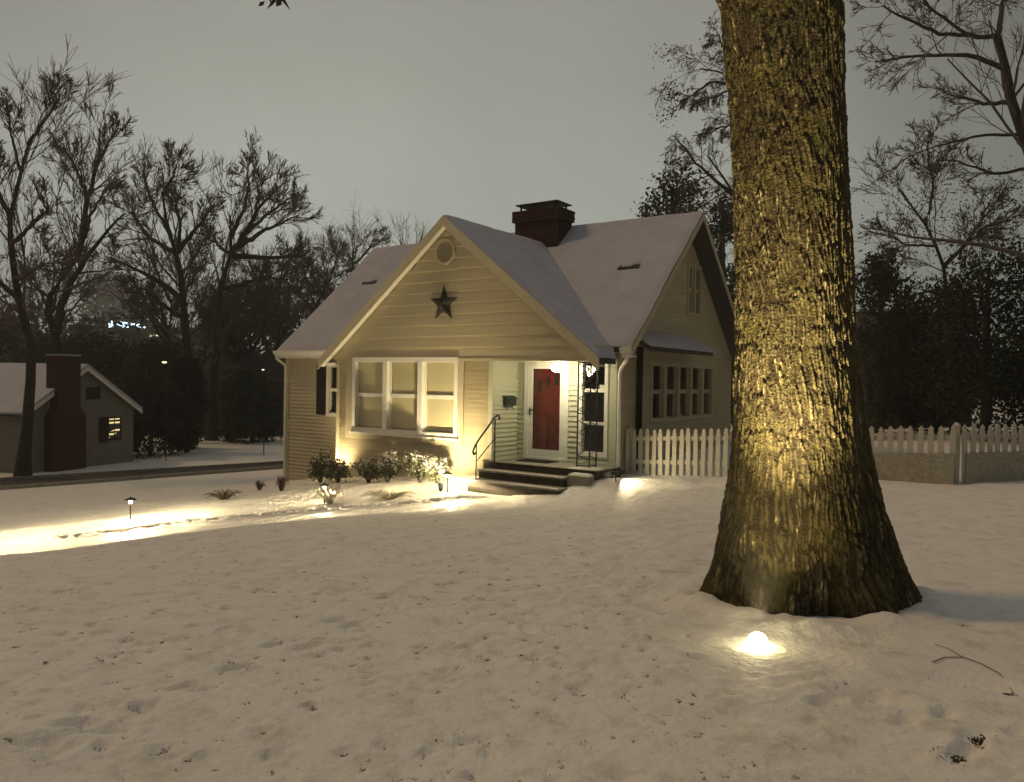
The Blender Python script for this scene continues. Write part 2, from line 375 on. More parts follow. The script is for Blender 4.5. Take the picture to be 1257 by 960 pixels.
# a low snow lip right of the oak and a shovelled berm at the left edge
GZ += .05*np.exp(-((GY-5.0)/.35)**2)*np.clip((GX-2.4)/.5, 0, 1)*np.clip((6-GX), 0, 1)
pl = on_ground(-25, 930)
GZ += .10*np.exp(-((GX-pl.x)/.45)**2-((GY-pl.y)/.5)**2)*(.8+.6*(fbm(GX*7, GY*7)-.5))
pr = on_ground(790, 596, 14)
GZ += .16*np.exp(-((GX-1.75)/1.0)**2-((GY-15.05)/.45)**2)
dt_ = np.hypot((GX-2.30)/1.12, GY-5.95); GZ += (.06+.16*(fbm(GX*4, GY*4, o=3)-.5))*np.exp(-((dt_-.78)/.16)**2)
# keep ground below house floor volume
ny, nx = GX.shape
idx = np.arange(nx*ny).reshape(ny, nx)
faces = np.stack([idx[:-1, :-1], idx[:-1, 1:], idx[1:, 1:], idx[1:, :-1]], -1).reshape(-1, 4)
ground = mesh_np('ground', np.stack([GX, GY, GZ], -1).reshape(-1, 3), faces, M_SNOW, smooth=True)
tag(ground, 'snow covered lawn sloping down to the street', kind='structure')
def gzf(x, y):     # actual mesh height
    i = min(max(np.searchsorted(xs, x)-1, 0), nx-2); j = min(max(np.searchsorted(ys, y)-1, 0), ny-2)
    a = (x-xs[i])/(xs[i+1]-xs[i]); b = (y-ys[j])/(ys[j+1]-ys[j])
    return float(GZ[j, i]*(1-a)*(1-b)+GZ[j, i+1]*a*(1-b)+GZ[j+1, i]*(1-a)*b+GZ[j+1, i+1]*a*b)

# street along the left, following the ground
def strip(name, c0, c1, half, dz, m, label):
    c0 = np.array(c0); c1 = np.array(c1); v = (c1-c0)/np.linalg.norm(c1-c0); n_ = np.array((-v[1], v[0])); L = np.linalg.norm(c1-c0)
    V = []; Fc = []; K = int(L/.8); W_ = 6
    for k in range(K+1):
        for j in range(W_+1):
            p = c0+v*L*k/K+n_*(half*(2*j/W_-1)); V.append((p[0], p[1], gzf(p[0], p[1])+dz))
    for k in range(K):
        for j in range(W_):
            a = k*(W_+1)+j; Fc.append((a, a+W_+1, a+W_+2, a+1))
    return tag(mesh_np(name, V, Fc, m, smooth=True), label, kind='structure')
rd0, rd1 = on_ground(0, 596, 25), on_ground(338, 573, 30)
rv = (rd1-rd0); rv.z = 0; rv.normalize()
strip('road', (rd0.x-rv.x*40, rd0.y-rv.y*40), (rd1.x+rv.x*40, rd1.y+rv.y*40), 1.25, .03, M_ROAD, 'wet dark street with thin snow beyond the yard')
nrm = Vector((-rv.y, rv.x, 0))
ks = [rd0-rv*40-nrm*-1.35, rd1+rv*40-nrm*-1.35]
for s_ in (-1, 1):
    kb = MB(); N_ = 60
    for k in range(N_):
        a = rd0-rv*40+nrm*(1.33*s_); b = rd1+rv*40+nrm*(1.33*s_)
        p = a.lerp(b, k/N_); q = a.lerp(b, (k+1)/N_)
        zp, zq = gzf(p.x, p.y), gzf(q.x, q.y); n2 = nrm*.07
        kb.hexa([(p.x-n2.x, p.y-n2.y, zp-.1), (q.x-n2.x, q.y-n2.y, zq-.1), (q.x+n2.x, q.y+n2.y, zq-.1), (p.x+n2.x, p.y+n2.y, zp-.1)],
                [(p.x-n2.x, p.y-n2.y, zp+.12), (q.x-n2.x, q.y-n2.y, zq+.12), (q.x+n2.x, q.y+n2.y, zq+.12), (p.x+n2.x, p.y+n2.y, zp+.12)])
    tag(kb.build('kerb', M_CONC), 'kerb along the street', kind='structure')

# ------------------------------------------------------------------ house
P_ = .95
house = empty('house', (HX, HY, 0), -TH, 'cream clapboard cottage with snowy roof, lit porch and red front door', 'house')
front = lambda wp: (lambda a, b, z: (a, wp-b, z))
side = lambda up: (lambda a, b, z: (up+b, a, z))
def intervals(a0, a1, z0, z1, ops, frac=.5):
    cut = sorted((o[0], o[1]) for o in ops if min(o[3], z1)-max(o[2], z0) > frac*(z1-z0))
    r = []; a = a0
    for c0, c1 in cut:
        if c0 > a: r.append((a, min(c0, a1)))
        a = max(a, c1)
    if a < a1: r.append((a, a1))
    return r
def backing(name, mp, a0, a1, z0, z1, ops, m, t=.12):
    b = MB(mp); ze = sorted({z0, z1, *[o[2] for o in ops], *[o[3] for o in ops]})
    ze = [z for z in ze if z0 <= z <= z1]
    for q0, q1 in zip(ze[:-1], ze[1:]):
        for i0, i1 in intervals(a0, a1, q0, q1, ops): b.box((i0, -t, q0), (i1, 0, q1))
    return b.build(name, m, house)
def course(b, i0, i1, q0, q1, out_=.016, i0t=None, i1t=None):
    i0t = i0 if i0t is None else i0t; i1t = i1 if i1t is None else i1t
    b.hexa([(i0, .001, q0), (i1, .001, q0), (i1, out_, q0), (i0, out_, q0)], [(i0t, .001, q1+.006), (i1t, .001, q1+.006), (i1t, .005, q1+.006), (i0t, .005, q1+.006)])
def siding(mp, a0, a1, z0, z1, ops, m, exp=.1, seams=True):
    b = MB(mp); n = max(1, round((z1-z0)/exp)); h = (z1-z0)/n
    for k in range(n):
        q0, q1 = z0+k*h, z0+(k+1)*h
        for i0, i1 in intervals(a0, a1, q0, q1, ops): course(b, i0, i1, q0, q1, .036+.004*random.random())
    return tag(b.build('siding', m, house), kind='stuff')

# openings: (a0, a1, z0, z1)
PW = (-6.54, -3.42, .49, 2.14)
LW = (-8.55, -7.75, .73, 2.03)
DOOR = (-2.18, -1.17, .03, 2.13)
NW = (-.80, -.23, .22, 2.19)
SW = (1.68, 5.5, .88, 2.15)
UW = (3.72, 5.32, 3.45, 4.62)
GTOP = 5.17   # underside peak of the front gable
# projecting front wall
backing('wall', front(-P_), -7.15, -2.45, -1.3, 2.17, [PW], M_CREAM)
siding(front(-P_), -7.15, -2.45, -1.1, 2.17, [PW], M_CREAM, .1)
backing('wall', side(-2.45), -P_, 0, -.8, 2.2, [], M_GREEN)
siding(side(-2.45), -P_+.002, -.004, 0, 2.19, [], M_GREEN, .1)
bk = MB(); bk.box((-7.15, -P_+.121, -1.3), (-7.03, 0, 2.3)); bk.build('wall', M_CREAM, house)
# main front wall
backing('wall', front(0), -10.23, -7.15, -1.9, 2.5, [LW], M_CREAM)
siding(front(0), -10.23, -7.151, -1.5, 2.36, [LW], M_CREAM, .1)
backing('wall', front(0), -2.45, 0, -.0, 2.5, [DOOR, NW], M_GREEN)
siding(front(0), -2.43, -.11, .01, 2.195, [DOOR, NW], M_GREEN, .11)
b = MB(); b.box((-.11, -.045, -.12), (.03, .0, 2.22)); b.box((0.0, .001, -.12), (.03, .11, 2.30)); b.build('corner_board', M_GREEN, house)
b = MB(); b.box((-10.26, -.045, -1.6), (-10.14, .0, 2.36)); b.build('corner_board', M_CREAM, house)
b = MB(); b.box((-7.19, -P_-.038, -1.1), (-7.07, -P_-.001, 2.17)); b.box((-7.19, -P_-.0005, -1.1), (-7.152, -P_+.12, 2.17)); b.build('corner_board', M_CREAM, house)
b = MB(); b.box((-2.53, -P_-.045, -.1), (-2.42, -P_-.001, 2.19)); b.build('corner_board', M_GREEN, house)
b = MB(); b.box((-2.45, .002, -1.0), (0.02, .12, -.001)); b.box((-.001, .121, -1.0), (.02, 7.0, -.1)); b.build('foundation', M_CONC, house)
# left and back walls (close the volume)
b = MB(); b.box((-10.23, .121, -2.2), (-10.11, 7.02, 2.5)); b.box((-10.11, 6.9, -2.2), (-.13, 7.02, 2.5)); b.build('wall', M_CREAM, house)
b = MB(); b.hexa([(-10.23, 0, 2.501), (-10.23, 7.02, 2.501), (-10.23, 3.51, 5.62)], [(-10.11, 0, 2.501), (-10.11, 7.02, 2.501), (-10.11, 3.51, 5.62)]); b.build('wall', M_CREAM, house)
# right side wall
backing('wall', side(0), .121, 7.02, -1.0, 2.5, [SW], M_DARKWALL)
siding(side(0), .121, 7.02, -.1, 2.5, [SW], M_DARKWALL, .1)
b = MB(side(0))
ze = [2.501, UW[2], UW[3], 5.62]
wl = lambda z: (z-2.5)/.889; wr = lambda z: 7.02-(z-2.5)/.889
b.hexa([(wl(2.501), -.12, 2.501), (wr(2.501), -.12, 2.501), (wr(UW[2]), -.12, UW[2]), (wl(UW[2]), -.12, UW[2])], [(wl(2.501), 0, 2.501), (wr(2.501), 0, 2.501), (wr(UW[2]), 0, UW[2]), (wl(UW[2]), 0, UW[2])])
b.hexa([(wl(UW[2]), -.12, UW[2]), (UW[0], -.12, UW[2]), (UW[0], -.12, UW[3]), (wl(UW[3]), -.12, UW[3])], [(wl(UW[2]), 0, UW[2]), (UW[0], 0, UW[2]), (UW[0], 0, UW[3]), (wl(UW[3]), 0, UW[3])])
b.hexa([(UW[1]-.8, -.12, UW[2]), (wr(UW[2]), -.12, UW[2]), (wr(UW[3]), -.12, UW[3]), (UW[1]-.8, -.12, UW[3])], [(UW[1]-.8, 0, UW[2]), (wr(UW[2]), 0, UW[2]), (wr(UW[3]), 0, UW[3]), (UW[1]-.8, 0, UW[3])])
b.hexa([(wl(UW[3]), -.12, UW[3]), (wr(UW[3]), -.12, UW[3]), (3.51, -.12, 5.62)], [(wl(UW[3]), 0, UW[3]), (wr(UW[3]), 0, UW[3]), (3.51, 0, 5.62)])
b.build('wall', M_DARKWALL, house)
UW = (3.72, 4.52, 3.45, 4.62)
b = MB(side(0)); z = 2.5
while z < 5.5:
    q1 = min(z+.1, 5.6)
    for i0, i1 in intervals(wl(q1), wr(q1), z, q1, [UW]): course(b, i0, i1, z, q1)
    z += .1
tag(b.build('siding', M_DARKWALL, house), kind='stuff')

# front gable: triangular wall and one board per course
half = lambda z: (GTOP-z)/.80
b = MB(front(-P_)); b.hexa([(-3.69-half(2.172), -.12, 2.172), (-3.69+half(2.172), -.12, 2.172), (-3.69, -.12, GTOP)], [(-3.69-half(2.172), .0, 2.172), (-3.69+half(2.172), 0, 2.172), (-3.69, 0, GTOP)])
b.build('gable_wall', M_CREAM, house)
z = 2.19; k = 0
while z < GTOP-.15:
    q1 = z+.245
    b = MB(front(-P_)); a = half(z)-.01; a2 = max(half(min(q1, GTOP))-.01, .02)
    course(b, -3.69-a, -3.69+a, z, q1-.003, .042, -3.69-a2, -3.69+a2)
    b.build('clapboard', M_CREAM, house); z = q1
# trim under the gable and porch header
b = MB(front(-P_)); b.box((-7.25, .001, 2.13), (-.08, .055, 2.188)); b.build('frieze_board', M_TAN, house)
b = MB(); b.box((-2.44, -P_+.005, 2.131), (-.08, -.002, 2.168)); b.box((-.12, -P_-.02, 2.189), (-.08+.14, -.26, 2.45)); b.build('porch_ceiling', M_GREEN, house)

# roofs -----------------------------------------------------------
RZ = lambda w_: 2.727+.901*w_
def roof(poly, name='roof', snow=.06, t=.11):
    b = MB(); b.slab([(p[0], p[1], p[2]-snow) for p in poly], t); r = b.build(name, M_SHINGLE, house)
    snow_sheet(poly, r, snow); return r
def snow_sheet(poly, parent, h, lip=(0, 1)):
    """uneven snow cover over a quad: lip names the edge along which it hangs over"""
    q = [np.array(p, float) for p in poly]; n_, m_ = 110, 60
    a, c = np.meshgrid(np.linspace(0, 1, n_), np.linspace(0, 1, m_), indexing='ij')
    Pq = (q[0][None, None]*((1-a)*(1-c))[..., None]+q[1][None, None]*(a*(1-c))[..., None]+q[2][None, None]*(a*c)[..., None]+q[3][None, None]*((1-a)*c)[..., None])
    La = np.linalg.norm(q[1]-q[0]); Lc = np.linalg.norm(q[3]-q[0])
    d = np.minimum(np.minimum(a, 1-a)*La, np.minimum(c, 1-c)*Lc)
    e_ = .04+.05*fbm(Pq[..., 0]*3, Pq[..., 1]*3+4, Pq[..., 2]*3, 2)
    t_ = np.sqrt(np.clip(1-(1-np.clip(d/e_, 0, 1))**2, 0, 1))*h*(.75+.6*(fbm(Pq[..., 0]*1.4, Pq[..., 1]*1.4, Pq[..., 2]*1.4+3, 3)-.3))
    Pq[..., 2] += t_-h+.002
    w1 = (fbm(Pq[..., 0]*2.2, Pq[..., 1]*2.2, Pq[..., 2]*0+7, 3)-.5)*.10*np.exp(-d/.05)
    out_ = Pq-Pq.mean((0, 1)); out_ /= np.linalg.norm(out_, axis=2, keepdims=True)
    Pq += out_*w1[..., None]*.4
    I = np.arange(n_*m_).reshape(n_, m_)
    F_ = np.stack([I[:-1, :-1], I[1:, :-1], I[1:, 1:], I[:-1, 1:]], -1).reshape(-1, 4)
    nz = np.cross(q[1]-q[0], q[3]-q[0])[2]
    if nz < 0: F_ = F_[:, ::-1]
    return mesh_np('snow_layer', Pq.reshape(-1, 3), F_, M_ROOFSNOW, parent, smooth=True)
roof([(-10.4, -.25, RZ(-.25)), (.45, -.25, RZ(-.25)), (.45, 3.51, RZ(3.51)), (-10.4, 3.51, RZ(3.51))])
roof([(-10.4, 3.511, RZ(3.51)), (.45, 3.511, RZ(3.51)), (.45, 7.27, RZ(-.25)), (-10.4, 7.27, RZ(-.25))])
GP, GPZ = -3.67, 5.367
roof([(GP-3.95, -1.2, 2.21), (GP, -1.2, GPZ), (GP, 2.94, GPZ), (GP-3.95, -.5, 2.21)])
roof([(GP+.001, -1.2, GPZ), (GP+3.9, -1.2, 2.25), (GP+3.9, -.5, 2.25), (GP+.001, 2.94, GPZ)])
# rake boards with soffit, front gable
for sgn, run in ((-1, 3.95), (1, 3.9)):
    b = MB(); e0 = .03
    dz = .80
    def rk(t_, off): return (GP+sgn*t_, GPZ-dz*t_*(1 if sgn < 0 else .80*1.0/.80)+off)
    for (w0, w1, o0, o1) in ((-1.225, -1.2005, -.06, -.30),):
        x0, z0_ = rk(0, 0); x1, z1_ = rk(run, 0)
        b.hexa([(x0, w0, z0_+o0), (x1, w0, z1_+o0), (x1, w0, z1_+o1), (x0, w0, z0_+o1)], [(x0, w1, z0_+o0), (x1, w1, z1_+o0), (x1, w1, z1_+o1), (x0, w1, z0_+o1)])
    b.build('rake_board', M_RAKE, house)
    b = MB(); x0, z0_ = rk(0, -.20); x1, z1_ = rk(run, -.20)
    b.hexa([(x0, -1.199, z0_), (x1, -1.199, z1_), (x1, -1.199, z1_-.03), (x0, -1.199, z0_-.03)], [(x0, -P_-.046, z0_), (x1, -P_-.046, z1_), (x1, -P_-.046, z1_-.03), (x0, -P_-.046, z0_-.03)])
    b.build('soffit', M_TRIM, house)
# rake boards on the right side gable
for sgn in (-1, 1):
    b = MB(); p0 = (3.51, 5.80); p1 = (3.51+sgn*3.76, 2.42)
    b.hexa([(.451, p0[0], p0[1]), (.451, p1[0], p1[1]), (.451, p1[0], p1[1]-.16), (.451, p0[0], p0[1]-.16)], [(.472, p0[0], p0[1]), (.472, p1[0], p1[1]), (.472, p1[0], p1[1]-.16), (.472, p0[0], p0[1]-.16)])
    b.build('rake_board', M_DARKWALL, house)
b = MB(); b.hexa([(.02, -.24, 2.31), (.45, -.24, 2.31), (.45, 3.51, 5.69), (.02, 3.51, 5.69)], [(.02, -.24, 2.33), (.45, -.24, 2.33), (.45, 3.51, 5.71), (.02, 3.51, 5.71)]); b.build('soffit', M_DARKWALL, house)
# eaves: fascia, gutters, downspouts
for u0, u1 in ((-10.4, -7.3), (.235, .45)):
    b = MB(); b.box((u0, -.275, 2.22), (u1, -.2505, 2.44)); b.build('fascia', M_TRIM, house)
    b = MB(); b.box((u0, -.25, 2.24), (u1, -.005, 2.262)); b.build('soffit', M_TRIM, house)
    b = MB(); b.hexa([(u0, -.276, 2.30), (u0, -.34, 2.31), (u0, -.39, 2.38), (u0, -.39, 2.42), (u0, -.276, 2.42)], [(u1, -.276, 2.30), (u1, -.34, 2.31), (u1, -.39, 2.38), (u1, -.39, 2.42), (u1, -.276, 2.42)])
    b.build('gutter', M_TRIM, house)
b = MB(); b.tube([(.40, -.33, 2.30), (.38, -.33, 2.17), (.15, -.10, 2.02), (.10, -.06, 1.92), (.10, -.06, 0), (.10, -.06, -.3)], .038, 8); b.build('downspout', M_TRIM, house)
b = MB(); b.tube([(-10.33, -.32, 2.30), (-10.32, -.30, 2.2), (-10.27, -.07, 2.04), (-10.25, -.06, 1.95), (-10.25, -.06, -1.35)], .038, 8); b.build('downspout', M_TRIM, house)
b = MB(); b.tube([(-7.55, -1.05, 2.10), (-7.45, -1.02, 2.05), (-7.23, -.99, 2.06)], .035, 8); b.build('downspout', M_TRIM, house)
# pent roof over the side windows
b = MB(); b.slab([(0.02, .35, 2.78), (.62, .25, 2.47), (.62, 3.9, 2.47), (.02, 3.9, 2.78)], .09); pr_ = b.build('pent_roof', M_SHINGLE, house)
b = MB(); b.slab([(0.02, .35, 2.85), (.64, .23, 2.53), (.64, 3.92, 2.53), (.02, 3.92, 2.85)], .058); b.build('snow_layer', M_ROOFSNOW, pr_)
# roof vents poking from the snow
for u0, w0 in ((-.65, 1.75), (-9.05, 1.9)):
    b = MB(); zt3 = lambda w_: RZ(w_)
    b.slab([(u0-.27, w0, zt3(w0)+.035), (u0+.27, w0, zt3(w0)+.035), (u0+.25, w0+.11, zt3(w0+.11)+.02), (u0-.25, w0+.11, zt3(w0+.11)+.02)], .07); v_ = b.build('roof_vent', M_METALDK, house)
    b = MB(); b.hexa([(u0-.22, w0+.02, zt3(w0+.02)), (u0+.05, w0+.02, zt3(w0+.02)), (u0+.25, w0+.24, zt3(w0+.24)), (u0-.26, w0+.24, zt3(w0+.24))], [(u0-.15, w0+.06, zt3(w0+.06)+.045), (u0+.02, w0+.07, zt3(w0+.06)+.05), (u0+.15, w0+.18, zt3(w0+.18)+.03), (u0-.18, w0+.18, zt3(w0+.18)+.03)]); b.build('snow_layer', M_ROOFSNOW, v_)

# chimney ----------------------------------------------------------
CU0, CU1, CW0, CW1 = -4.46, -3.12, 2.72, 3.42
b = MB(); b.box((CU0+.03, CW0+.03, 4.6), (CU1-.03, CW1-.03, 6.14)); ch = b.build('chimney', M_MORTAR, house)
b = MB()
for r in range(18):
    z0_ = 4.85+r*.075; out_ = .06 if r >= 14 else 0
    n = 7; L = CU1-CU0+2*out_
    for fw, dirn in ((CW0-out_, 0), (CW1+out_, 0)):
        for k in range(n):
            a0 = CU0-out_+L*(k+(.5 if r % 2 else 0))/n; a1 = min(a0+L/n-.012, CU1+out_)
            if r % 2 and k == n-1: a1 = CU1+out_
            y0, y1 = (fw, fw+.10) if fw < 3 else (fw-.10, fw)
            b.box((a0, y0, z0_), (a1, y1, z0_+.063))
        if r % 2: b.box((CU0-out_, (fw if fw < 3 else fw-.1), z0_), (CU0-out_+L*.5/n-.012, (fw+.1 if fw < 3 else fw), z0_+.063))
    n2 = 3; L2 = CW1-CW0+2*out_-.22
    for fu in (CU0-out_, CU1+out_):
        for k in range(n2):
            a0 = CW0-out_+.11+L2*k/n2
            x0, x1 = (fu, fu+.1) if fu < -3.8 else (fu-.1, fu)
            b.box((x0, a0, z0_), (x1, a0+L2/n2-.012, z0_+.063))
tag(b.build('brick', M_BRICK, ch), kind='stuff')
b = MB(); b.slab([(CU0+.02, CW0-.02, 6.37), (CU1-.02, CW0-.02, 6.37), (CU1-.02, CW1+.02, 6.37), (CU0+.02, CW1+.02, 6.37)], .03)
b.hexa([(CU0+.02, CW0-.02, 6.37), (CU1-.02, CW0-.02, 6.37), (CU1-.02, CW1+.02, 6.37), (CU0+.02, CW1+.02, 6.37)], [(CU0+.35, CW0+.28, 6.45), (CU1-.35, CW0+.28, 6.45), (CU1-.35, CW1-.28, 6.45), (CU0+.35, CW1-.28, 6.45)])
for u_ in (CU0+.14, CU1-.14):
    for w_ in (CW0+.08, CW1-.08): b.box((u_-.02, w_-.02, 6.17), (u_+.02, w_+.02, 6.34))
b.build('chimney_cap', M_METALDK, ch)

# windows ----------------------------------------------------------
def window(mp, o, cols, bars, name='window', fr=.07, trim=None, m=M_TRIM, blind=M_BLIND, blind_d=.10, casing=.07, proud=.045, blindz=None, mull=.10, edges=None, pane_m=None):
    a0, a1, z0, z1 = o
    b = MB(mp)                              # casing ring
    c = casing
    b.box((a0-c, .002, z0-c), (a1+c, proud, z0+fr*.4)); b.box((a0-c, .002, z1-fr*.4), (a1+c, proud, z1+c))
    b.box((a0-c, .002, z0+fr*.4), (a0+fr*.4, proud, z1-fr*.4)); b.box((a1-fr*.4, .002, z0+fr*.4), (a1+c, proud, z1-fr*.4))
    win = b.build(name, m, house)
    cw = (a1-a0-mull*(cols-1))/cols
    b = MB(mp)
    for k in range(1, cols):
        x = a0+k*cw+(k-1)*mull; b.box((x, -.08, z0+.002), (x+mull, proud+.008, z1-.002))
    if cols > 1: b.build('mullion', m, win)
    for k in range(cols):
        x0 = a0+k*(cw+mull); x1 = x0+cw
        zs = [z0]+[z0+(z1-z0)*q for q in bars]+[z1]
        for j in range(len(zs)-1):
            q0, q1 = zs[j], zs[j+1]; dep = -.035 if j == 0 else -.015; f = fr*.62
            b = MB(mp)
            b.box((x0+.002, dep-.03, q0+.001), (x1-.002, dep, q0+f)); b.box((x0+.002, dep-.03, q1-f), (x1-.002, dep, q1-.001))
            b.box((x0+.002, dep-.03, q0+f), (x0+f, dep, q1-f)); b.box((x1-f, dep-.03, q0+f), (x1-.002, dep, q1-f))
            b.build('sash', m, win)
            b = MB(mp); b.box((x0+f, dep-.018, q0+f), (x1-f, dep-.013, q1-f)); b.build('pane', M_GLASS if pane_m is None else pane_m, win)
    if blind is not None:
        bz = z0 if blindz is None else blindz
        b = MB(mp)
        for k in range(cols):
            x0 = a0+k*(cw+mull); b.box((x0+.01, -blind_d-.01, bz), (x0+cw-.01, -blind_d, z1-.01))
        b.build('blind', blind, win)
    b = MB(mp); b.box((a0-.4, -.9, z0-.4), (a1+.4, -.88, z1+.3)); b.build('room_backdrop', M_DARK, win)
    return win
# flat outer surround of the picture window
b = MB(front(-P_)); S0 = (-6.84, -3.2, .25, 2.125)
b.box((S0[0], .03, S0[2]), (S0[1], .055, PW[2]-.072)); b.box((S0[0], .03, PW[2]-.071), (PW[0]-.072, .055, S0[3])); b.box((PW[1]+.072, .03, PW[2]-.071), (S0[1], .055, S0[3]))
b.build('window_surround', M_TAN, house)
pw = window(front(-P_), PW, 3, [.5], name='picture_window', casing=.07, proud=.075, blindz=PW[2]+.06, blind_d=.07, mull=.13, fr=.075)
b = MB(front(-P_)); b.box((PW[0]-.12, .02, PW[2]-.115), (PW[1]+.12, .12, PW[2]-.071)); b.build('sill', M_TRIM, pw)
window(front(0), LW, 1, [.5], name='window', casing=.06, blind=None, fr=.07)
b = MB(front(0)); b.box((-8.99, .018, .70), (-8.62, .05, 2.06))
for k in range(26): b.box((-8.95, .05, .75+k*.049), (-8.66, .058, .775+k*.049))
b.build('shutter', M_SHUT, house)
window(front(0), NW, 1, [.32, .67], name='window', casing=.06, blind=None, fr=.055)
window(side(0), SW, 5, [.5], name='window', casing=.05, blind=None, m=M_DARKWALL, fr=.08, mull=.14)
window(side(0), UW, 2, [.5], name='window', casing=.05, blind=None, m=M_DARKWALL, fr=.07, mull=.09)
# something pale standing inside the narrow window
b = MB(); b.box((-.55, .3, 1.55), (-.27, .36, 1.66)); b.build('curtain_rail', M_TRIM, house)
# round attic vent
b = MB(); n = 28; cx, cz, ro, ri = -3.79, 4.55, .285, .235
ring = lambda r, y: [(cx+r*math.cos(2*math.pi*k/n), y, cz+r*math.sin(2*math.pi*k/n)) for k in range(n)]
A, B_, C_, D_ = ring(ro, -P_-.03), ring(ro, -P_-.065), ring(ri, -P_-.065), ring(ri, -P_-.03)
for k in range(n):
    k2 = (k+1) % n
    for Q1, Q2 in ((A, B_), (B_, C_), (C_, D_)): b.poly([Q1[k], Q1[k2], Q2[k2], Q2[k]])
av = b.build('attic_vent', M_CREAM, house)
b = MB()
for k in range(9):
    zz = cz-.2+k*.05; hw_ = math.sqrt(max(.002, ri**2-(zz-cz)**2)); b.hexa([(cx-hw_, -P_-.055, zz-.012), (cx+hw_, -P_-.055, zz-.012), (cx+hw_, -P_-.035, zz+.03), (cx-hw_, -P_-.035, zz+.03)], [(cx-hw_, -P_-.050, zz-.012), (cx+hw_, -P_-.050, zz-.012), (cx+hw_, -P_-.030, zz+.034), (cx-hw_, -P_-.030, zz+.034)])
b.build('louvre', M_TAN, av)

# door -------------------------------------------------------------
b = MB(front(0)); a0, a1, z0, z1 = DOOR
b.box((a0-.06, .002, z0-.02), (a0+.05, .05, z1+.06)); b.box((a1-.05, .002, z0-.02), (a1+.06, .05, z1+.06)); b.box((a0+.051, .002, z1-.05), (a1-.051, .05, z1+.06)); b.box((a0+.051, -.12, z0-.02), (a1-.051, .07, z0+.03))
door = b.build('door', M_TRIM, house)
b = MB(front(0)); s0, s1, q0, q1 = a0+.053, a1-.053, z0+.034, z1-.053
b.box((s0, .005, q0), (s0+.10, .04, q1)); b.box((s1-.10, .005, q0), (s1, .04, q1)); b.box((s0+.101, .005, q1-.09), (s1-.101, .04, q1)); b.box((s0+.101, .005, q0), (s1-.101, .04, q0+.16))
b.build('storm_door', M_TRIM, door)
b = MB(front(0)); b.box((s0+.101, .02, q0+.161), (s1-.101, .025, q1-.091)); b.build('storm_glass', M_GLASSD, door)
b = MB(front(0)); b.box((s0, -.09, q0), (s1, -.045, q1)); b.build('door_panel', M_RED, door)
for k in range(3):
    x = s0+.20+k*.21; zz = 1.50+k*.07
    b = MB(front(0)); b.box((x, -.044, zz), (x+.10, -.038, zz+.24)); b.build('door_light', M_DARK, door)
b = MB(front(0)); b.tube([(s0+.05, .04, 1.08), (s0+.05, .085, 1.08), (s0+.05, .085, 1.08), (s0+.19, .085, 1.08)], .014, 8); b.tube([(s0+.05, .042, .97), (s0+.05, .06, 1.0), (s0+.05, .06, 1.10), (s0+.05, .042, 1.13)], .012, 6); b.build('handle', M_METALDK, door)
# porch lamp under the header
LP = (-1.02, -.66, 2.10)
b = MB(); b.lathe([(.075, 0), (.085, -.02), (.085, -.03)], LP, 20); lampb = b.build('porch_lamp', M_TRIM, house, smooth=True)
b = MB(); b.lathe([(.08, -.031), (.125, -.06), (.135, -.10), (.115, -.15), (.07, -.18), (.01, -.19)], LP, 24); b.build('lamp_globe', E_PORCH, lampb, smooth=True)
def light(kind, name, loc, energy, color, target=None, **kw):
    d = bpy.data.lights.new(name, kind); d.energy = energy; d.color = color
    for k_, v_ in kw.items(): setattr(d, k_, v_)
    o = bpy.data.objects.new(name, d); o.location = loc; link(o)
    if target is not None: o.rotation_euler = (Vector(target)-Vector(loc)).to_track_quat('-Z', 'Y').to_euler()
    return o
light('POINT', 'porch_bulb', H(LP[0], LP[1], 1.89), 36, (1.0, .88, .58), shadow_soft_size=.05)
# wrought iron corner post
b = MB(); zt, zb = 2.165, .0
for u_, w_ in ((-.40, -.88), (-.12, -.88), (-.12, -.60)): b.tube([(u_, w_, zb), (u_, w_, zt)], .016, 6)
for k in range(9):
    z0_ = .12+k*.225
    for (p, q) in (((-.40, -.88), (-.12, -.88)), ((-.12, -.88), (-.12, -.60))):
        P0 = Vector((*p, 0)); P1 = Vector((*q, 0)); pts = []
        for t in range(9):
            a = t/8; pp = P0.lerp(P1, .5+.42*math.sin(a*2*math.pi)); pts.append((pp.x, pp.y, z0_+.2*a))
        b.tube(pts, .009, 5)
for z0_ in (.05, 1.08, 2.1):
    b.box((-.40, -.888, z0_), (-.12, -.872, z0_+.02)); b.box((-.128, -.87, z0_), (-.112, -.60, z0_+.02))
b.build('porch_post', M_IRON, house)

# porch slab and steps ---------------------------------------------
steps = empty('front_steps', H(-1.4, -1.3, -.55), -TH, 'three dark concrete steps with snowy edges leading up to red door', 'steps')
_inv = steps.matrix_basis.inverted()
HM = Matrix.Translation((HX, HY, 0)) @ Matrix.Rotation(-TH, 4, 'Z')
SM = Matrix.Translation(H(-1.4, -1.3, -.55)) @ Matrix.Rotation(-TH, 4, 'Z')
h2s = SM.inverted() @ HM
smap = lambda u, w_, z: (h2s @ Vector((u, w_, z)))
def sbox(name, a, c, m, parent=steps, bev=.012):
    b = MB(smap); b.box(a, c); return b.build(name, m, parent, bevel=bev)
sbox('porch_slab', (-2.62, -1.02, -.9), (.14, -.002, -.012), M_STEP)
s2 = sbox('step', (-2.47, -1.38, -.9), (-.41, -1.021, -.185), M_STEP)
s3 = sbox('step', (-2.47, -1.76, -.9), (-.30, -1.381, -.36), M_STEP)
sbox('tread', (-2.49, -1.41, -.184), (-.39, -1.021, -.15), M_CONC, s2, .008); sbox('tread', (-2.49, -1.79, -.359), (-.28, -1.381, -.325), M_CONC, s3, .008)
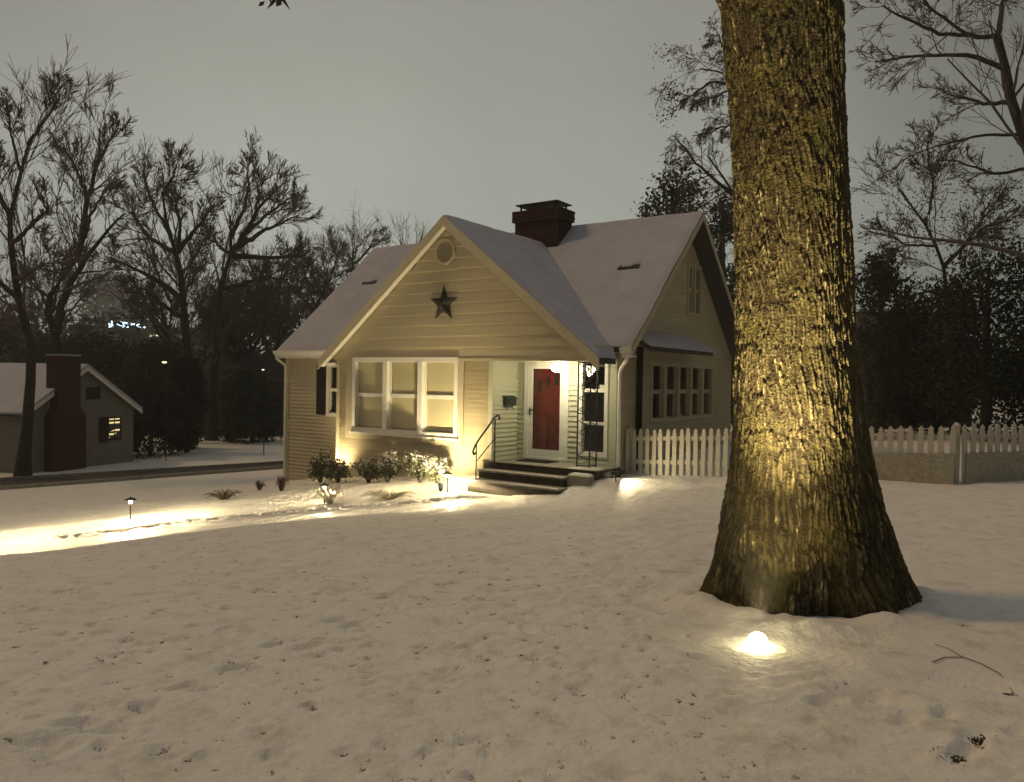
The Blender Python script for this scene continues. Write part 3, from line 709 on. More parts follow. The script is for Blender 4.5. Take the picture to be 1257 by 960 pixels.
sbox('tread', (-2.64, -1.05, -.011), (.16, -.002, .0), M_CONC)
sbox('cheek_block', (-.385, -1.30, -.9), (.10, -1.056, -.10), M_CONC)
def snow_patch(name, pts, h, parent):
    b = MB(smap); b.hexa([(p[0], p[1], p[2]) for p in pts], [(p[0]+(sum(q[0] for q in pts)/len(pts)-p[0])*.2, p[1]+(sum(q[1] for q in pts)/len(pts)-p[1])*.2, p[2]+h) for p in pts]); return b.build(name, M_SNOW, parent)
snow_patch('snow_patch', [(-.55, -1.04, .001), (.12, -1.04, .001), (.13, -.72, .001), (-.2, -.80, .001)], .03, steps)
snow_patch('snow_patch', [(-2.4, -1.40, -.149), (-.42, -1.40, -.149), (-.42, -1.33, -.149), (-2.4, -1.36, -.149)], .015, steps)
snow_patch('snow_patch', [(-2.45, -1.78, -.324), (-.32, -1.78, -.324), (-.32, -1.68, -.324), (-2.45, -1.72, -.324)], .018, steps)
snow_patch('snow_patch', [(-.37, -1.29, -.099), (.09, -1.29, -.099), (.09, -1.07, -.099), (-.37, -1.07, -.099)], .04, steps)
# door mat
dm = MB(); 
for k in range(14): dm.box((-2.06+.057*k, -.60, .002), (-2.06+.057*k+.05, -.14, .018))
dmo = dm.build('doormat', M_RUG); dmo.matrix_world = HM; tag(dmo, 'dark ribbed doormat lying in front of the red door', 'doormat')
# handrail
rail = MB()
rail.tube([(-2.28, -1.08, -.0), (-2.28, -1.08, .90)], .018, 8)
rail.tube([(-2.28, -1.72, -.33), (-2.28, -1.72, .42)], .014, 8)
pts = [(-2.28, -.94, .88), (-2.28, -.92, .93), (-2.28, -.95, .975), (-2.28, -1.03, .97), (-2.28, -1.15, .90), (-2.28, -1.35, .73), (-2.28, -1.55, .57), (-2.28, -1.70, .45), (-2.28, -1.80, .34), (-2.28, -1.84, .25), (-2.28, -1.80, .20), (-2.28, -1.76, .24)]
rail.tube(pts, .021, 8); rail.tube([(-2.28, -1.08, .50), (-2.28, -1.72, .05)], .012, 6)
ro_ = rail.build('handrail', M_IRON, smooth=True); ro_.matrix_world = HM; tag(ro_, 'black wrought iron handrail with curled end left of the steps', 'handrail')
# mailbox on the return wall
mbx = empty('mailbox', H(-2.43, -.40, 1.15), -TH, 'small dark mailbox mounted on the pale wall left of the door', 'mailbox')
b = MB(); b.box((.0, -.20, .02), (.10, .20, .20)); b.build('body', M_MAIL, mbx, bevel=.015)
b = MB(); b.hexa([(.0, -.21, .215), (.125, -.21, .16), (.125, .21, .16), (.0, .21, .215)], [(.0, -.21, .235), (.13, -.21, .175), (.13, .21, .175), (.0, .21, .235)]); b.build('lid', M_MAIL, mbx)
b = MB(); b.tube([(.05, -.12, .02), (.06, -.12, -.05), (.10, -.12, -.05)], .008, 6); b.tube([(.05, .12, .02), (.06, .12, -.05), (.10, .12, -.05)], .008, 6); b.build('paper_hook', M_IRON, mbx)
# barn star
st = MB(); R1, R2 = .42, .165; c0 = (0, -.11, 0); rim = []
for k in range(10):
    a = math.pi/2+k*math.pi/5; r = R1 if k % 2 == 0 else R2; rim.append((r*math.cos(a), -.0, r*math.sin(a)))
for k in range(10): st.poly([rim[k], rim[(k+1) % 10], c0])
st.poly([(p[0], .004, p[2]) for p in rim])
sto = st.build('barn_star', M_STAR); sto.matrix_world = Matrix.Translation(H(-3.80, -P_-.05, 3.40)) @ Matrix.Rotation(-TH, 4, 'Z')
tag(sto, 'dark metal barn star hanging on the front gable', 'star')

# ------------------------------------------------------------------ picket fence
def fence(name, A_, B2, label, panel_from):
    A_ = Vector(A_); B2 = Vector(B2); d = (B2-A_); L = d.length; d.normalize(); ang = math.atan2(d.y, d.x)
    f = empty(name, (A_.x, A_.y, gzf(A_.x, A_.y)), ang, label, 'fence'); z00 = gzf(A_.x, A_.y)
    n = int(L/.152)
    pm = MB(); hw_ = .044; zt = .95
    prof = [(-hw_, 0), (hw_, 0), (hw_, zt-.10), (hw_*.55, zt-.085), (hw_*.95, zt-.055), (0, zt), (-hw_*.95, zt-.055), (-hw_*.55, zt-.085), (-hw_, zt-.10)]
    pm.hexa([(p[0], -.03, p[1]) for p in prof], [(p[0], -.01, p[1]) for p in prof])
    first = None
    hz = lambda s: gzf(A_.x+d.x*s, A_.y+d.y*s)-z00
    hline = lambda s: (hz(L)-hz(0))*s/L
    for k in range(n+1):
        s = k*.152
        if first is None: o = first = pm.build('picket', M_FENCE, f)
        else: o = bpy.data.objects.new('picket', first.data); link(o, f)
        o.location = (s, random.uniform(-.004, .004), hline(s)+.0+random.uniform(-.012, .012)); o.rotation_euler = (0, random.uniform(-.02, .02), 0)
    for zr in (.22, .70):
        b = MB(); b.hexa([(0, .0, zr), (L, .0, zr+hline(L)), (L, .045, zr+hline(L)), (0, .045, zr)], [(0, .0, zr+.085), (L, .0, zr+.085+hline(L)), (L, .045, zr+.085+hline(L)), (0, .045, zr+.085)]); b.build('rail', M_FENCE, f)
    for s in ([0.02, L*.5, L] if L > 4 else [L]):
        b = MB(); b.box((s-.05, .046, hline(s)-.3), (s+.05, .146, hline(s)+.93)); b.hexa([(s-.06, .036, hline(s)+.93), (s+.06, .036, hline(s)+.93), (s+.06, .156, hline(s)+.93), (s-.06, .156, hline(s)+.93)], [(s-.02, .076, hline(s)+.99), (s+.02, .076, hline(s)+.99), (s+.02, .116, hline(s)+.99), (s-.02, .116, hline(s)+.99)]); b.build('post', M_FENCE, f)
    if panel_from is not None:
        s0 = panel_from
        b = MB(); zz = .50
        b.hexa([(s0, -.06, hline(s0)-.2), (L, -.06, hline(L)-.2), (L, -.034, hline(L)-.2), (s0, -.034, hline(s0)-.2)], [(s0, -.06, hline(s0)+zz), (L, -.06, hline(L)+zz), (L, -.034, hline(L)+zz), (s0, -.034, hline(s0)+zz)])
        b.build('snow_screen', M_MESH, f)
    return f
FA = at(771, 560, 16.1); FB = at(1172, 560, 12.4); FC = at(1420, 560, 13.2)
fd = (Vector((FB.x, FB.y, 0))-Vector((FA.x, FA.y, 0)))
fence('picket_fence', (FA.x, FA.y, 0), (FB.x, FB.y, 0), 'white picket fence running from the house corner to behind the oak', 4.2)
fence('picket_fence', (FB.x+.16, FB.y+.02, 0), (FC.x, FC.y, 0), 'white picket fence section with snowy lower half at right edge', 0.0)

# ------------------------------------------------------------------ the oak trunk
OY = 5.95
tab = [(-140, 874, 1028), (0, 885, 1037), (50, 890, 1041), (150, 897, 1045), (300, 903, 1052), (420, 905, 1058), (520, 903, 1068), (560, 900, 1073), (620, 893, 1082), (690, 880, 1105), (730, 866, 1123), (757, 853, 1133), (800, 842, 1146)]
zt_ = []; xl = []; xr = []
for y, a, c in tab:
    p = at(a, y, OY-.03); q = at(c, y, OY-.03); zt_.append((p.z+q.z)/2); xl.append(p.x); xr.append(q.x)
zt_ = np.array(zt_)[::-1]; xl = np.array(xl)[::-1]; xr = np.array(xr)[::-1]
ztop = 9.0
NA, NZ = 460, 640
zz = np.concatenate([np.linspace(zt_[0], 4.7, NZ), np.linspace(4.75, ztop, 40)])
NZt = len(zz)
L_ = np.interp(zz, zt_, xl); R_ = np.interp(zz, zt_, xr)
ex = zz > zt_[-1]; L_[ex] += -(zz[ex]-zt_[-1])*.01; R_[ex] += -(zz[ex]-zt_[-1])*.05
R_ = R_-np.interp(zz, [.1, .8, 1.4, 2.6, 9], [0, .02, .045, .075, .075]); L_ = L_+np.interp(zz, [.1, 1.4, 3], [0, .01, .015])
ker = np.ones(25)/25
def smooth(v): return np.convolve(np.pad(v, 12, mode='edge'), ker, 'valid')
L_, R_ = smooth(L_), smooth(R_)
cx = (L_+R_)/2; rad = (R_-L_)/2
cx0 = np.interp(zz, [0, 1.5, 9], [2.30, 2.25, 2.05]); 
rl = cx0-L_; rr = R_-cx0
ang = np.linspace(0, 2*np.pi, NA, endpoint=False)
Zg, Ag = np.meshgrid(zz, ang, indexing='ij')
ca, sa = np.cos(Ag), np.sin(Ag)
rmid = ((rl+rr)/2)[:, None]
base_r = np.minimum(rmid, .475+.25*(rmid-.475))
sx = np.where(ca > 0, rr[:, None], rl[:, None])
RX = sx; RYd = base_r
# root buttresses low down
low = np.clip((.75-(Zg-.1))/.75, 0, 1)**1.6
lobe = (.5+.5*np.cos(6*Ag+1.3+.8*np.sin(Ag)))*low
Xs = RX*ca; Ys = RYd*sa*(1+.30*lobe-.10*low)
Xs = Xs*(1-.06*low*(1-np.abs(ca)))
# bark
qx = ca*.46; qy = sa*.46; qz = Zg
def worley(U, Vv, per, seed):
    iu, iv = np.floor(U), np.floor(Vv); f1 = np.full(U.shape, 9.); f2 = np.full(U.shape, 9.); idv = np.zeros(U.shape); dxm = np.zeros(U.shape)
    for a in (-1, 0, 1):
        for b in (-1, 0, 1):
            cu, cvv = iu+a, iv+b; w_ = np.mod(cu, per); sd_ = np.full(U.shape, seed)
            jx = _hash(w_, cvv, sd_); jy = _hash(w_, cvv, sd_+7)
            ddx, ddy = cu+jx-U, cvv+jy-Vv; d_ = np.sqrt(ddx**2+ddy**2); hh_ = _hash(w_, cvv, sd_+13)
            lt = d_ < f1; f2 = np.where(lt, f1, np.minimum(f2, d_)); idv = np.where(lt, hh_, idv); dxm = np.where(lt, ddy, dxm); f1 = np.where(lt, d_, f1)
    return f1, f2, idv, dxm
wx = fbm(qx*6, qy*6, qz*2.5, 3)-.5; wz = fbm(qx*5+9, qy*5, qz*4, 3)-.5
tw = qz*.13
arc = (Ag+tw+wx*.20)/(2*np.pi)
f1, f2, pid, pdy = worley(arc*126, qz*5.0+wz*2.0+30, 126, 3)
g1 = np.clip((f2-f1)/.42, 0, 1); g1 = g1*g1*(3-2*g1)
f1b, f2b, pidb, _pd = worley(arc*260+wx*3, qz*15+wz*4+90, 260, 5)
g2 = np.clip((f2b-f1b)/.5, 0, 1)
n3 = fbm(qx*70, qy*70, qz*28, 3)
big = fbm(qx*5, qy*5, qz*1.5, 3)
plates = np.clip(g1*(.35+.65*pid)*(.65+.35*g2)+.12*pdy*g1, 0, 1)
amp = .025*(1-.3*low)
disp = (plates-.5)*amp+(n3-.5)*.014+(big-.5)*.05+(vn(arc*28*1.0, qz*1.1+5)-.5)*.03+low*.09*(np.cos(7*Ag+2.2*fbm(qx*2, qy*2, qz*.6, 2)+.6)*.5+.25*np.cos(13*Ag+1))
nx_, ny_ = ca, sa
V = np.stack([cx0[:, None]+Xs+nx_*disp, OY+Ys+ny_*disp, Zg], -1).reshape(-1, 3)
ii = np.arange(NZt*NA).reshape(NZt, NA); i2 = np.roll(ii, -1, axis=1)
fc = np.stack([ii[:-1], i2[:-1], i2[1:], ii[1:]], -1).reshape(-1, 4)
M_BARK = bpy.data.materials.new('oak_bark'); M_BARK.use_nodes = True
n = M_BARK.node_tree; b0 = n.nodes['Principled BSDF']; b0.inputs['Roughness'].default_value = .8; b0.inputs['Specular IOR Level'].default_value = .25
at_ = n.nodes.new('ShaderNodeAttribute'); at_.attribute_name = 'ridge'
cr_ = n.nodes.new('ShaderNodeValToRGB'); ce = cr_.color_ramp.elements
ce[0].position = .1; ce[0].color = (.022, .015, .006, 1); ce[1].position = 1; ce[1].color = (.52, .46, .32, 1)  # pale end on ridge tops: highlights painted into the bark colour
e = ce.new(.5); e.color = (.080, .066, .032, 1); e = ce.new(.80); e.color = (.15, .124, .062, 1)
tcn = n.nodes.new('ShaderNodeTexCoord'); nn = n.nodes.new('ShaderNodeTexNoise'); nn.inputs['Scale'].default_value = 3; nn.inputs['Detail'].default_value = 7
n.links.new(tcn.outputs['Object'], nn.inputs['Vector'])
moss = n.nodes.new('ShaderNodeMix'); moss.data_type = 'RGBA'; moss.inputs[7].default_value = (.075, .066, .020, 1)
mrm = n.nodes.new('ShaderNodeMapRange'); mrm.inputs[1].default_value = .48; mrm.inputs[2].default_value = .72; mrm.inputs[4].default_value = .75
n.links.new(nn.outputs['Fac'], mrm.inputs[0]); n.links.new(mrm.outputs[0], moss.inputs[0])
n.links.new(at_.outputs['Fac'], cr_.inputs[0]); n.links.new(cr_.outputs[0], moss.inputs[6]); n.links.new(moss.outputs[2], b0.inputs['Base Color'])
bn = n.nodes.new('ShaderNodeTexNoise'); bn.inputs['Scale'].default_value = 55; bn.inputs['Detail'].default_value = 6; n.links.new(tcn.outputs['Object'], bn.inputs['Vector'])
bp = n.nodes.new('ShaderNodeBump'); bp.inputs['Distance'].default_value = .018; n.links.new(bn.outputs['Fac'], bp.inputs['Height']); n.links.new(bp.outputs[0], b0.inputs['Normal'])
oak = empty('oak_tree', (2.28, OY, .09), 0, 'huge old tree trunk with rough bark lit from below by spotlight', 'tree')
V = V-np.array([2.28, OY, .09])
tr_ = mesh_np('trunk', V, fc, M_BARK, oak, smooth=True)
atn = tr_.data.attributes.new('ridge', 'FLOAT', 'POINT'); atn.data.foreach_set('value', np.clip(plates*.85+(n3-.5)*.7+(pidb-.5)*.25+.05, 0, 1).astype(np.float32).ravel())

tipp = at(337, 3, 5.2)
bpts = [Vector((2.0, 5.95, 7.6)), Vector((1.1, 5.8, 7.0)), Vector((.2, 5.6, 6.2)), Vector((-.9, 5.4, 5.3)), Vector((tipp.x+.02, tipp.y, tipp.z+.25)), tipp]
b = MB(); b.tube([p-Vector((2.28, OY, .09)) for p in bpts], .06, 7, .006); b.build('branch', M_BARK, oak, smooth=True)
lv = np.array([RNG.normal(size=3)*.03+np.array(tipp)-np.array([2.28, OY, .09])+np.array([RNG.uniform(-.06, .06), 0, .03]) for _ in range(14)])
LV = []; LF = []
for i, c_ in enumerate(lv):
    a_ = RNG.normal(size=3)*.03; c2_ = RNG.normal(size=3)*.02; LV += [c_-a_, c_+c2_, c_+a_, c_-c2_]; LF.append((i*4, i*4+1, i*4+2, i*4+3))
tag(mesh_np('dead_leaves', LV, LF, M_DEADLEAF, oak), kind='stuff')

# ------------------------------------------------------------------ trees: vectorised tubes and leaves
def tubes(PT, RD, S):
    N, K, _ = PT.shape
    T = np.gradient(PT, axis=1); T /= np.linalg.norm(T, axis=2, keepdims=True)+1e-9
    ref = np.where(np.abs(T[..., 2:3]) > .9, np.array([1., 0, 0]), np.array([0, 0, 1.]))
    A = np.cross(T, ref); A /= np.linalg.norm(A, axis=2, keepdims=True)+1e-9; B = np.cross(T, A)
    th = np.arange(S)*2*np.pi/S
    V = PT[:, :, None]+(A[:, :, None]*np.cos(th)[None, None, :, None]+B[:, :, None]*np.sin(th)[None, None, :, None])*RD[:, :, None, None]
    I = np.arange(N*K*S).reshape(N, K, S); J = np.roll(I, -1, axis=2)
    Fc = np.stack([I[:, :-1], J[:, :-1], J[:, 1:], I[:, 1:]], -1).reshape(-1, 4)
    return V.reshape(-1, 3), Fc
def join(parts):
    V = []; Fc = []; o = 0
    for v, f in parts: V.append(v); Fc.append(f+o); o += len(v)
    return np.concatenate(V), np.concatenate(Fc)
def resample(pts, K):
    pts = np.asarray(pts, float); d = np.r_[0, np.cumsum(np.linalg.norm(np.diff(pts, axis=0), axis=1))]
    t = np.linspace(0, d[-1], K*4); q = np.stack([np.interp(t, d, pts[:, i]) for i in range(pts.shape[1])], -1)
    k = np.ones(5)/5
    qs = np.stack([np.convolve(np.pad(q[:, i], 2, mode='edge'), k, 'valid') for i in range(q.shape[1])], -1)
    return qs[np.linspace(0, len(qs)-1, K).astype(int)]
def grow(PT, RD, n, ratio, spread, up, K=6, tmin=.25, wig=.09, rr_=.42, rmin=.006, droop=0):
    N = len(PT); par = np.repeat(np.arange(N), n); M = len(par)
    t = RNG.uniform(tmin, 1, M)**.8; Kp = PT.shape[1]; f = t*(Kp-1); i = np.clip(f.astype(int), 0, Kp-2); fr = (f-i)[:, None]
    p0 = PT[par, i]*(1-fr)+PT[par, i+1]*fr; tan = PT[par, i+1]-PT[par, i]; tan /= np.linalg.norm(tan, axis=1, keepdims=True)+1e-9
    r0 = (RD[par, i]*(1-fr[:, 0])+RD[par, i+1]*fr[:, 0])*rr_
    Lp = np.linalg.norm(PT[par, -1]-PT[par, 0], axis=1)
    L = Lp*ratio*RNG.uniform(.55, 1.2, M)*(1.15-.5*t)
    rnd = RNG.normal(size=(M, 3)); rnd -= tan*(rnd*tan).sum(1, keepdims=True); rnd /= np.linalg.norm(rnd, axis=1, keepdims=True)+1e-9
    a = RNG.uniform(spread*.6, spread*1.3, M)[:, None]; d = tan*np.cos(a)+rnd*np.sin(a)
    out_ = np.zeros((M, K, 3)); out_[:, 0] = p0
    for k in range(1, K):
        d = d+RNG.normal(size=(M, 3))*wig+np.array([0, 0, up-droop*k/K]); d /= np.linalg.norm(d, axis=1, keepdims=True)
        out_[:, k] = out_[:, k-1]+d*(L/(K-1))[:, None]
    R = np.maximum(r0, rmin*1.5)[:, None]*np.linspace(1, .3, K)[None]; R = np.maximum(R, rmin)
    return out_, R
def leaves(centers, n, size, spread, seed_dir=None):
    c = np.asarray(centers)[RNG.integers(0, len(centers), n)]
    p = c+RNG.normal(size=(n, 3))*spread
    a = RNG.normal(size=(n, 3)); a /= np.linalg.norm(a, axis=1, keepdims=True); b = np.cross(a, RNG.normal(size=(n, 3))); b /= np.linalg.norm(b, axis=1, keepdims=True)
    s = size*RNG.uniform(.5, 1.4, n)[:, None]
    V = np.stack([p-a*s, p+b*s*.45, p+a*s, p-b*s*.45], 1).reshape(-1, 3)
    return V, np.arange(n*4).reshape(n, 4)
def bare_tree(name, Y, limbs, label, cat='tree', mt=M_WOOD, levels=((13, .40, .66), (9, .55, .5), (7, .64, .40)), rmin=.010, up=.07, leaf=None, droop=0, ysp=.12, group=None):
    """limbs: list of (pixel polyline, start radius px, end radius px); first one reaches the ground"""
    K = 14; PT = []; RD = []
    for li, (pl_, r0, r1) in enumerate(limbs):
        dy = 0 if li == 0 else RNG.uniform(-1, 1)*Y*ysp
        q = resample(resample(pl_, 60)[:50], K); t = np.linspace(0, 1, K)
        P3 = np.array([at(a, b, Y+dy*tt**1.0)[:] for (a, b), tt in zip(q, t)])
        PT.append(P3+RNG.normal(size=P3.shape)*.02*Y/30); RD.append((r0+(r1-r0)*t)*Y/F_PX)
    for i in range(1, len(PT)):                      # root every limb inside the limb it grows from
        prev = np.concatenate(PT[:i]); q = prev[np.argmin(((prev-PT[i][0])**2).sum(1))]; off = q-PT[i][0]
        if li and np.linalg.norm(off) < .12*Y: PT[i] = PT[i]+off*np.linspace(1, 0, K)[:, None]**2
    PT = np.array(PT); RD = np.array(RD)
    base = PT[0, 0].copy(); base[2] = gzf(base[0], base[1]); PT[0, 0, 2] = base[2]-.1
    RD[0, 0] *= 1.5; RD[0, 1] *= 1.15
    root = empty(name, tuple(base), 0, label, cat, group)
    v, f = tubes(PT-base, RD, 8); mesh_np('trunk', v, f, mt, root, smooth=True)
    cur, cr2 = PT, RD; parts = []; last = None
    for li, (n_, ra, sp) in enumerate(levels):
        cur, cr2 = grow(cur, cr2, n_, ra, sp, up, wig=.15, K=6 if li < 2 else 4, rmin=rmin, droop=droop, tmin=.3 if li == 0 else .2)
        parts.append(tubes(cur-base, cr2*(1 if li == 0 else .8), 4 if li == 0 else 3)); last = cur
    v, f = join(parts); mesh_np('crown', v, f, M_TWIG, root)
    if leaf:
        cpts, n_, sz, spr, lm = leaf
        C3 = np.array([at(a, b, Y)[:] for a, b in cpts])
        v, f = leaves(C3, n_, sz, spr); mesh_np('foliage', v-base, f, lm, root)
    return root
T1 = [([(28, 590), (33, 530), (37, 470), (40, 440), (28, 390), (21, 361), (16, 322), (11, 273), (12, 258), (25, 223), (27, 202), (37, 170), (30, 138), (25, 113), (18, 88)], 7.5, 1.5),
      ([(37, 170), (57, 145), (71, 124), (76, 95)], 2.5, .8), ([(12, 258), (0, 237), (-10, 205), (-18, 160)], 3, 1), ([(21, 312), (39, 283), (60, 253), (57, 232)], 3, 1), ([(18, 360), (-5, 343), (-30, 320)], 3, 1), ([(21, 325), (28, 335), (45, 328), (70, 318)], 2, .7), ([(27, 202), (18, 180), (12, 150), (4, 110)], 2, .7)]
bare_tree('bare_tree', 27, T1, 'tall bare tree leaning in front of the dark brick chimney at far left', rmin=.009)
T2 = [([(86, 570), (80, 470), (66, 400), (53, 379), (64, 354), (96, 319), (106, 287), (106, 237), (96, 195), (88, 160)], 7, 1.3), ([(70, 420), (76, 383), (85, 354), (117, 301), (142, 273), (167, 251), (184, 234)], 6, 1), ([(110, 312), (110, 250), (122, 195), (122, 156), (117, 122)], 4, .9),
      ([(106, 240), (92, 205), (78, 180), (70, 160)], 2.5, .7), ([(122, 190), (140, 165), (150, 145)], 2, .7), ([(132, 285), (120, 262), (128, 235), (140, 215)], 2.4, .8)]
bare_tree('bare_tree', 38, T2, 'forked bare tree with two leaning stems rising behind the neighbouring roof', rmin=.011, mt=M_WOODG)
T3 = [([(238, 575), (234, 470), (228, 402), (222, 350), (221, 318), (208, 286), (199, 251), (196, 222), (196, 192), (199, 164)], 8.5, 1.2), ([(221, 318), (222, 280), (217, 257), (219, 225)], 3.2, .9), ([(225, 306), (237, 286), (255, 262), (266, 240)], 3.5, .9), ([(217, 315), (187, 295), (167, 271), (156, 232)], 3.5, .9),
      ([(219, 367), (196, 347), (170, 332), (138, 318), (118, 306)], 3.8, .9), ([(217, 388), (196, 373), (179, 356), (150, 350)], 3.2, .9), ([(208, 286), (190, 255), (178, 222), (172, 190)], 2.8, .8), ([(199, 250), (212, 215), (222, 190)], 2.4, .8)]
bare_tree('bare_tree', 44, T3, 'bare tree with thick straight trunk right of the blue lit sign', rmin=.013, mt=M_WOODG)
T4 = [([(258, 575), (262, 470), (266, 402), (272, 344), (284, 315), (284, 271), (284, 227), (278, 196)], 9, 1.2), ([(287, 315), (304, 286), (316, 257), (336, 236), (345, 205)], 4, .9), ([(290, 312), (322, 286), (351, 271), (382, 258)], 4, .9), ([(292, 327), (327, 321), (362, 315), (394, 310)], 4, .9), ([(275, 318), (263, 297), (244, 292)], 3, .9),
      ([(284, 290), (300, 255), (306, 225), (300, 200)], 3, .8), ([(305, 286), (330, 262), (360, 240), (372, 225)], 2.6, .8), ([(275, 350), (300, 345), (330, 340), (370, 345)], 3, .8)]
bare_tree('bare_tree', 46, T4, 'wide spreading bare tree just left of the snowy main roof', rmin=.013)
T5 = [([(436, 400), (434, 340), (434, 300), (436, 275)], 2, .6), ([(434, 320), (420, 300), (412, 285)], 1.2, .5), ([(434, 310), (448, 292), (455, 282)], 1.2, .5)]
bare_tree('bare_tree', 70, T5, 'small distant bare tree peeping over the left roof slope', rmin=.014, levels=((8, .5, .7), (7, .5, .7)))
T6 = [([(505, 400), (503, 330), (502, 298), (505, 284)], 2, .6), ([(503, 315), (492, 298), (488, 290)], 1.2, .5), ([(503, 315), (515, 300), (520, 285)], 1.2, .5), ([(480, 330), (470, 305), (468, 296)], 1.2, .5)]
bare_tree('bare_tree', 75, T6, 'faint distant bare tree hidden behind the gable apex, left side', rmin=.014, levels=((7, .5, .7), (6, .5, .7)))
R1 = [([(1302, 600), (1300, 400), (1286, 270), (1265, 184), (1243, 131), (1234, 74), (1217, 17), (1205, -20), (1195, -80)], 13, 4), ([(1230, 70), (1186, 59), (1107, 70), (1040, 84)], 3.5, .9), ([(1214, 55), (1151, 44), (1099, 17), (1060, -10)], 3, .9), ([(1236, 118), (1208, 125), (1164, 116), (1147, 92)], 3.2, .9), ([(1221, 31), (1230, 0), (1236, -40)], 3.5, 1.5),
      ([(1156, 46), (1134, 5), (1120, -30)], 2, .8), ([(1270, 190), (1220, 210), (1170, 195), (1120, 200)], 2.5, .7), ([(1250, 150), (1200, 160), (1130, 185), (1075, 215)], 2.2, .6)]
bare_tree('bare_tree', 16, R1, 'dark bare tree with long sideways branches at the right edge', rmin=.0055, levels=((11, .36, .75), (8, .5, .6), (6, .62, .5)), up=.03)
R2 = [([(1170, 590), (1166, 420), (1160, 324), (1138, 280), (1103, 232), (1077, 192), (1050, 165)], 5, .9), ([(1140, 280), (1147, 227), (1138, 184), (1145, 150)], 2.2, .7), ([(1164, 330), (1173, 319), (1208, 280), (1262, 262)], 2.6, .8), ([(1163, 345), (1190, 300), (1215, 250), (1225, 220)], 2.4, .8), ([(1150, 300), (1110, 300), (1080, 280)], 2, .6)]
bare_tree('bare_tree', 24, R2, 'slender bare tree with dead brown leaves right of the huge trunk', rmin=.008, levels=((13, .42, .75), (9, .52, .6), (7, .6, .5)), leaf=([(1200, 260), (1230, 250), (1250, 240), (1165, 250), (1140, 265), (1215, 275), (1250, 275), (1180, 280), (1105, 265)], 1800, .045, .6, M_LEAFB), up=.03)
R3 = [([(925, 590), (918, 400), (912, 270), (901, 232), (870, 193), (853, 174), (837, 143), (832, 108)], 6, 1), ([(905, 240), (861, 205), (839, 181), (813, 148)], 2.6, .7), ([(915, 300), (925, 180), (915, 110), (888, 86), (865, 88), (844, 78), (808, 64)], 3.6, .8), ([(912, 110), (889, 102), (873, 102), (839, 124), (818, 133)], 2.4, .7), ([(905, 115), (870, 122), (850, 128)], 1.8, .6), ([(905, 150), (880, 158), (856, 172)], 1.8, .6), ([(915, 120), (895, 70), (880, 40), (876, 20)], 2.4, .7)]
bare_tree('bare_tree', 25, R3, 'drooping bare tree with ivy clumps left of the huge trunk', rmin=.007, levels=((14, .36, .8), (9, .5, .7), (7, .6, .6)), up=-.03, droop=.25, leaf=([(822, 105), (826, 118), (822, 130), (812, 66), (838, 70), (818, 140), (870, 60), (875, 50), (832, 112)], 700, .04, .2, M_LEAFI), ysp=.06)

def leafy(name, px, ytop, wpx, Y, label, m=M_LEAFD, ybase=None, n=3500, size=.14, cone=0.0, cat='tree', group=None, trunk=True, snow=None):
    c = at(px, ytop, Y); gz0 = gzf(c.x, c.y) if ybase is None else at(px, ybase, Y).z
    h = c.z-gz0; W_ = wpx*Y/F_PX/2
    root = empty(name, (c.x, c.y, gz0), 0, label, cat, group)
    nc = 46; t = RNG.uniform(.08, 1, nc); rad_ = W_*(np.sqrt(np.clip(1-(1.6*t-.75)**2, .06, 1)) if cone == 0 else (1-t)*.95+.05)
    a = RNG.uniform(0, 2*np.pi, nc); q = np.sqrt(RNG.uniform(.15, 1, nc))*rad_*.85
    C3 = np.stack([np.cos(a)*q, np.sin(a)*q, t*h*.94], -1)
    v, f = leaves(C3, n, size, np.array([W_*.17, W_*.17, min(h*.07, W_*.3)])); v[:, 2] = np.minimum(np.maximum(v[:, 2], 0.0), h*1.02+.02*RNG.random(len(v)))
    mesh_np('crown', v, f, m, root)
    if trunk:
        PT = np.array([[(0, 0, -.1), (.03*W_, 0, h*.3), (0, .04*W_, h*.6), (0, 0, h*.92)]]); RD = np.array([[.05, .04, .03, .01]])*max(h*.6, 1)
        limbs, lr = grow(PT, RD, 14, .35, .8, .05, K=5)
        v, f = join([tubes(PT, RD, 7), tubes(limbs, lr*.8, 4)]); mesh_np('trunk', v, f, M_WOOD, root)
    return root
# dark evergreens and thicket, left
for i, (px, yt, wp, Y, lb) in enumerate([
    (18, 392, 120, 60, 'dark leafy tree mass behind the snowy neighbouring roof at far left'), (88, 408, 110, 54, 'dark round evergreen just above the neighbouring house gable'),
    (148, 411, 110, 52, 'dark evergreen directly under the blue lit sign'), (195, 420, 90, 50, 'dark evergreen crossed by the thick straight trunk'),
    (185, 470, 100, 36, 'black evergreen beside the neighbouring house lit window'), (230, 440, 44, 38, 'narrow black evergreen at the foot of the straight bare trunk'),
    (310, 452, 80, 45, 'dark bushy evergreen beyond the street left of the house corner'), (222, 480, 44, 40, 'low black thicket tree beyond the street'), (150, 335, 95, 330, 'hazy distant tree clump rising behind the blue sign')]):
    leafy('evergreen_tree', px, yt, wp, Y, lb, n=8000, size=.0028*Y, group='dark trees behind the yard on the left', m=M_LEAFD if i % 3 else M_LEAFI)
